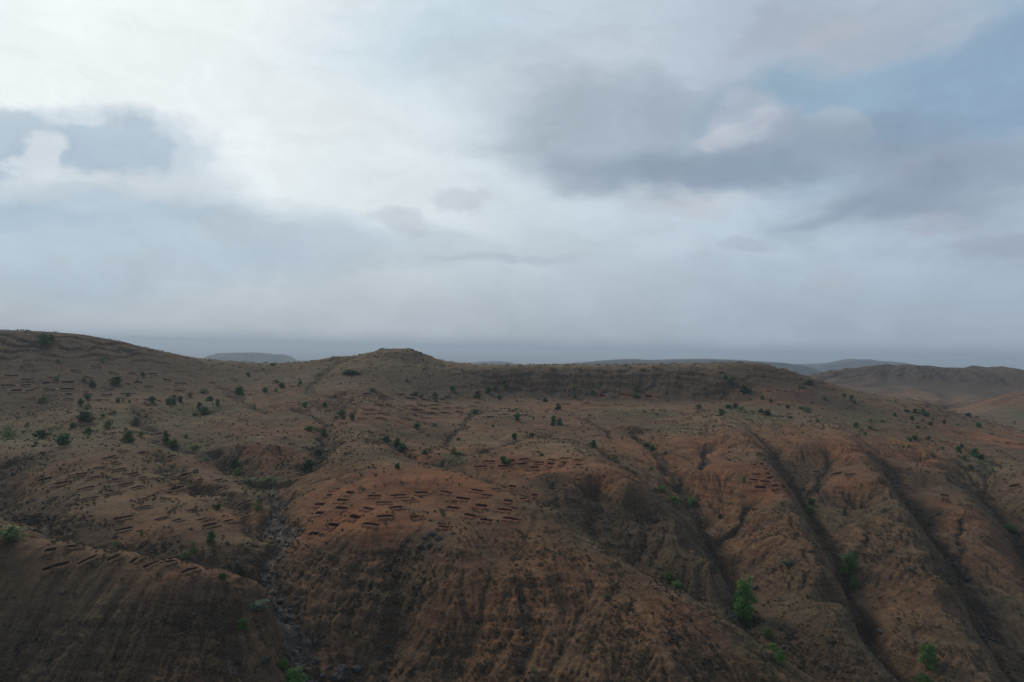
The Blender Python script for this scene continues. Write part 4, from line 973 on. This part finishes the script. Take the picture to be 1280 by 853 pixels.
# rubble
def wr(x, y, i, j): return np.clip(rock[i, j] * 1.3 + darkr[i, j] * .10 + np.exp(-(chanr[i, j] / 1.8) ** 2) * .3 + .012, 0, 1)
x, y, z, g = scatter(16000, 80, 330, wr, 5); n_ = len(x)
oc = np.array([(1, 0, 0), (-1, 0, 0), (0, 1, 0), (0, -1, 0), (0, 0, 1), (0, 0, -1)], float)
of = np.array([(0, 2, 4), (2, 1, 4), (1, 3, 4), (3, 0, 4), (2, 0, 5), (1, 2, 5), (3, 1, 5), (0, 3, 5)])
sz = .10 + .28 * g.rand(n_, 1, 1) ** 3; sz = sz * (1 + np.hypot(x, y)[:, None, None] / 300)
vv = oc[None] * sz * (.6 + .8 * g.rand(n_, 6, 1)) + .25 * sz * g.normal(size=(n_, 6, 3)); vv[:, :, 2] *= .75
vv += np.stack([x, y, z + .03], 1)[:, None]
o = link('rubble', mesh_np('rubble', vv.reshape(-1, 3), (of[None] + 6 * np.arange(n_)[:, None, None]).reshape(-1, 3), False), MROCK); tag(o, kind='stuff', label='loose grey stones in the stream bed and gullies')
def quads(x, y, z, g, per, spread, size, up, tall):
    n_ = len(x); d_ = np.hypot(x, y); s_ = (size * (.6 + .8 * g.rand(n_)) * (1 + d_ / 420))[:, None]
    c = np.stack([x, y, z], 1)[:, None] + np.concatenate([g.normal(size=(n_, per, 2)) * spread * s_[..., None], (np.abs(g.normal(size=(n_, per, 1))) * up * s_[..., None])], 2)
    a = g.uniform(0, 2 * math.pi, (n_, per)); ex = np.stack([np.cos(a), np.sin(a), 0 * a], 2) * s_[..., None] * .5
    ez = np.stack([.4 * g.normal(size=(n_, per)), .4 * g.normal(size=(n_, per)), np.ones((n_, per))], 2) * s_[..., None] * tall
    v = np.stack([c - ex * .5, c + ex * .5, c + ex + ez, c - ex + ez], 2).reshape(-1, 3)
    return v, np.arange(len(v)).reshape(-1, 4)
def cover_mat(name, a, bcol):
    m, t, b = new_mat(name); g = N(t, 'ShaderNodeNewGeometry')
    t.links.new(MIX(t, g.outputs['Random Per Island'], a, bcol), b.inputs['Base Color']); return m
MSC = cover_mat('scrub_leaves', (0.036, 0.034, 0.021), (0.090, 0.072, 0.044)); MDG = cover_mat('dry_grass_blades', (0.10, 0.075, 0.045), (0.22, 0.165, 0.09))
MGG = cover_mat('green_grass_blades', (0.055, 0.085, 0.028), (0.12, 0.150, 0.055))
nq1 = fbm(X / 4.0, Y / 4.0, 3, 6)
def ws(x, y, i, j): return np.clip(sstep(.50, .66, nq1[i, j]) * (dark[i, j] * 1.1 - .25), 0, 1) * (calm[i, j] > .9) * (1 - rock[i, j] * .8)
x, y, z, g = scatter(24000, 80, 330, ws, 6)
o = link('low_scrub', mesh_np('low_scrub', *quads(x, y, z - .05, g, 7, .45, .21, .25, .55), False), MSC); tag(o, kind='stuff', label='low dark scrub scattered over the steep slopes')
def wd(x, y, i, j): return np.clip(sstep(.42, .62, fbm(x / 5, y / 5, 3, 3)) * (tan_[i, j] * .8 + .14 + stp[i, j] * .1) * (1 - orange[i, j] * .75), 0, 1) * (1 - rock[i, j])
x, y, z, g = scatter(27000, 80, 330, wd, 7)
o = link('dry_grass', mesh_np('dry_grass', *quads(x, y, z - .03, g, 5, .35, .20, .0, 1.0), False), MDG); tag(o, kind='stuff', label='dry grass tufts on the brown slopes')
def wk(x, y, i, j): return .25 + .7 * tan_[i, j]
x, y, z, g = scatter(1200, 350, 480, wk, 17)
o = link('ridge_grass', mesh_np('ridge_grass', *quads(x, y, z - .05, g, 5, 1.0, .32, .0, .8), False), MDG); tag(o, kind='stuff', label='dry grass along the far ridges')
def wg(x, y, i, j): return np.clip(greenm[i, j] ** 1.5 * .8 + .003 * (1 - orange[i, j]), 0, 1)
x, y, z, g = scatter(14000, 85, 420, wg, 8)
o = link('green_grass', mesh_np('green_grass', *quads(x, y, z - .03, g, 5, .9, .17, .0, .7), False), MGG); tag(o, kind='stuff', label='short green grass in the hollows')
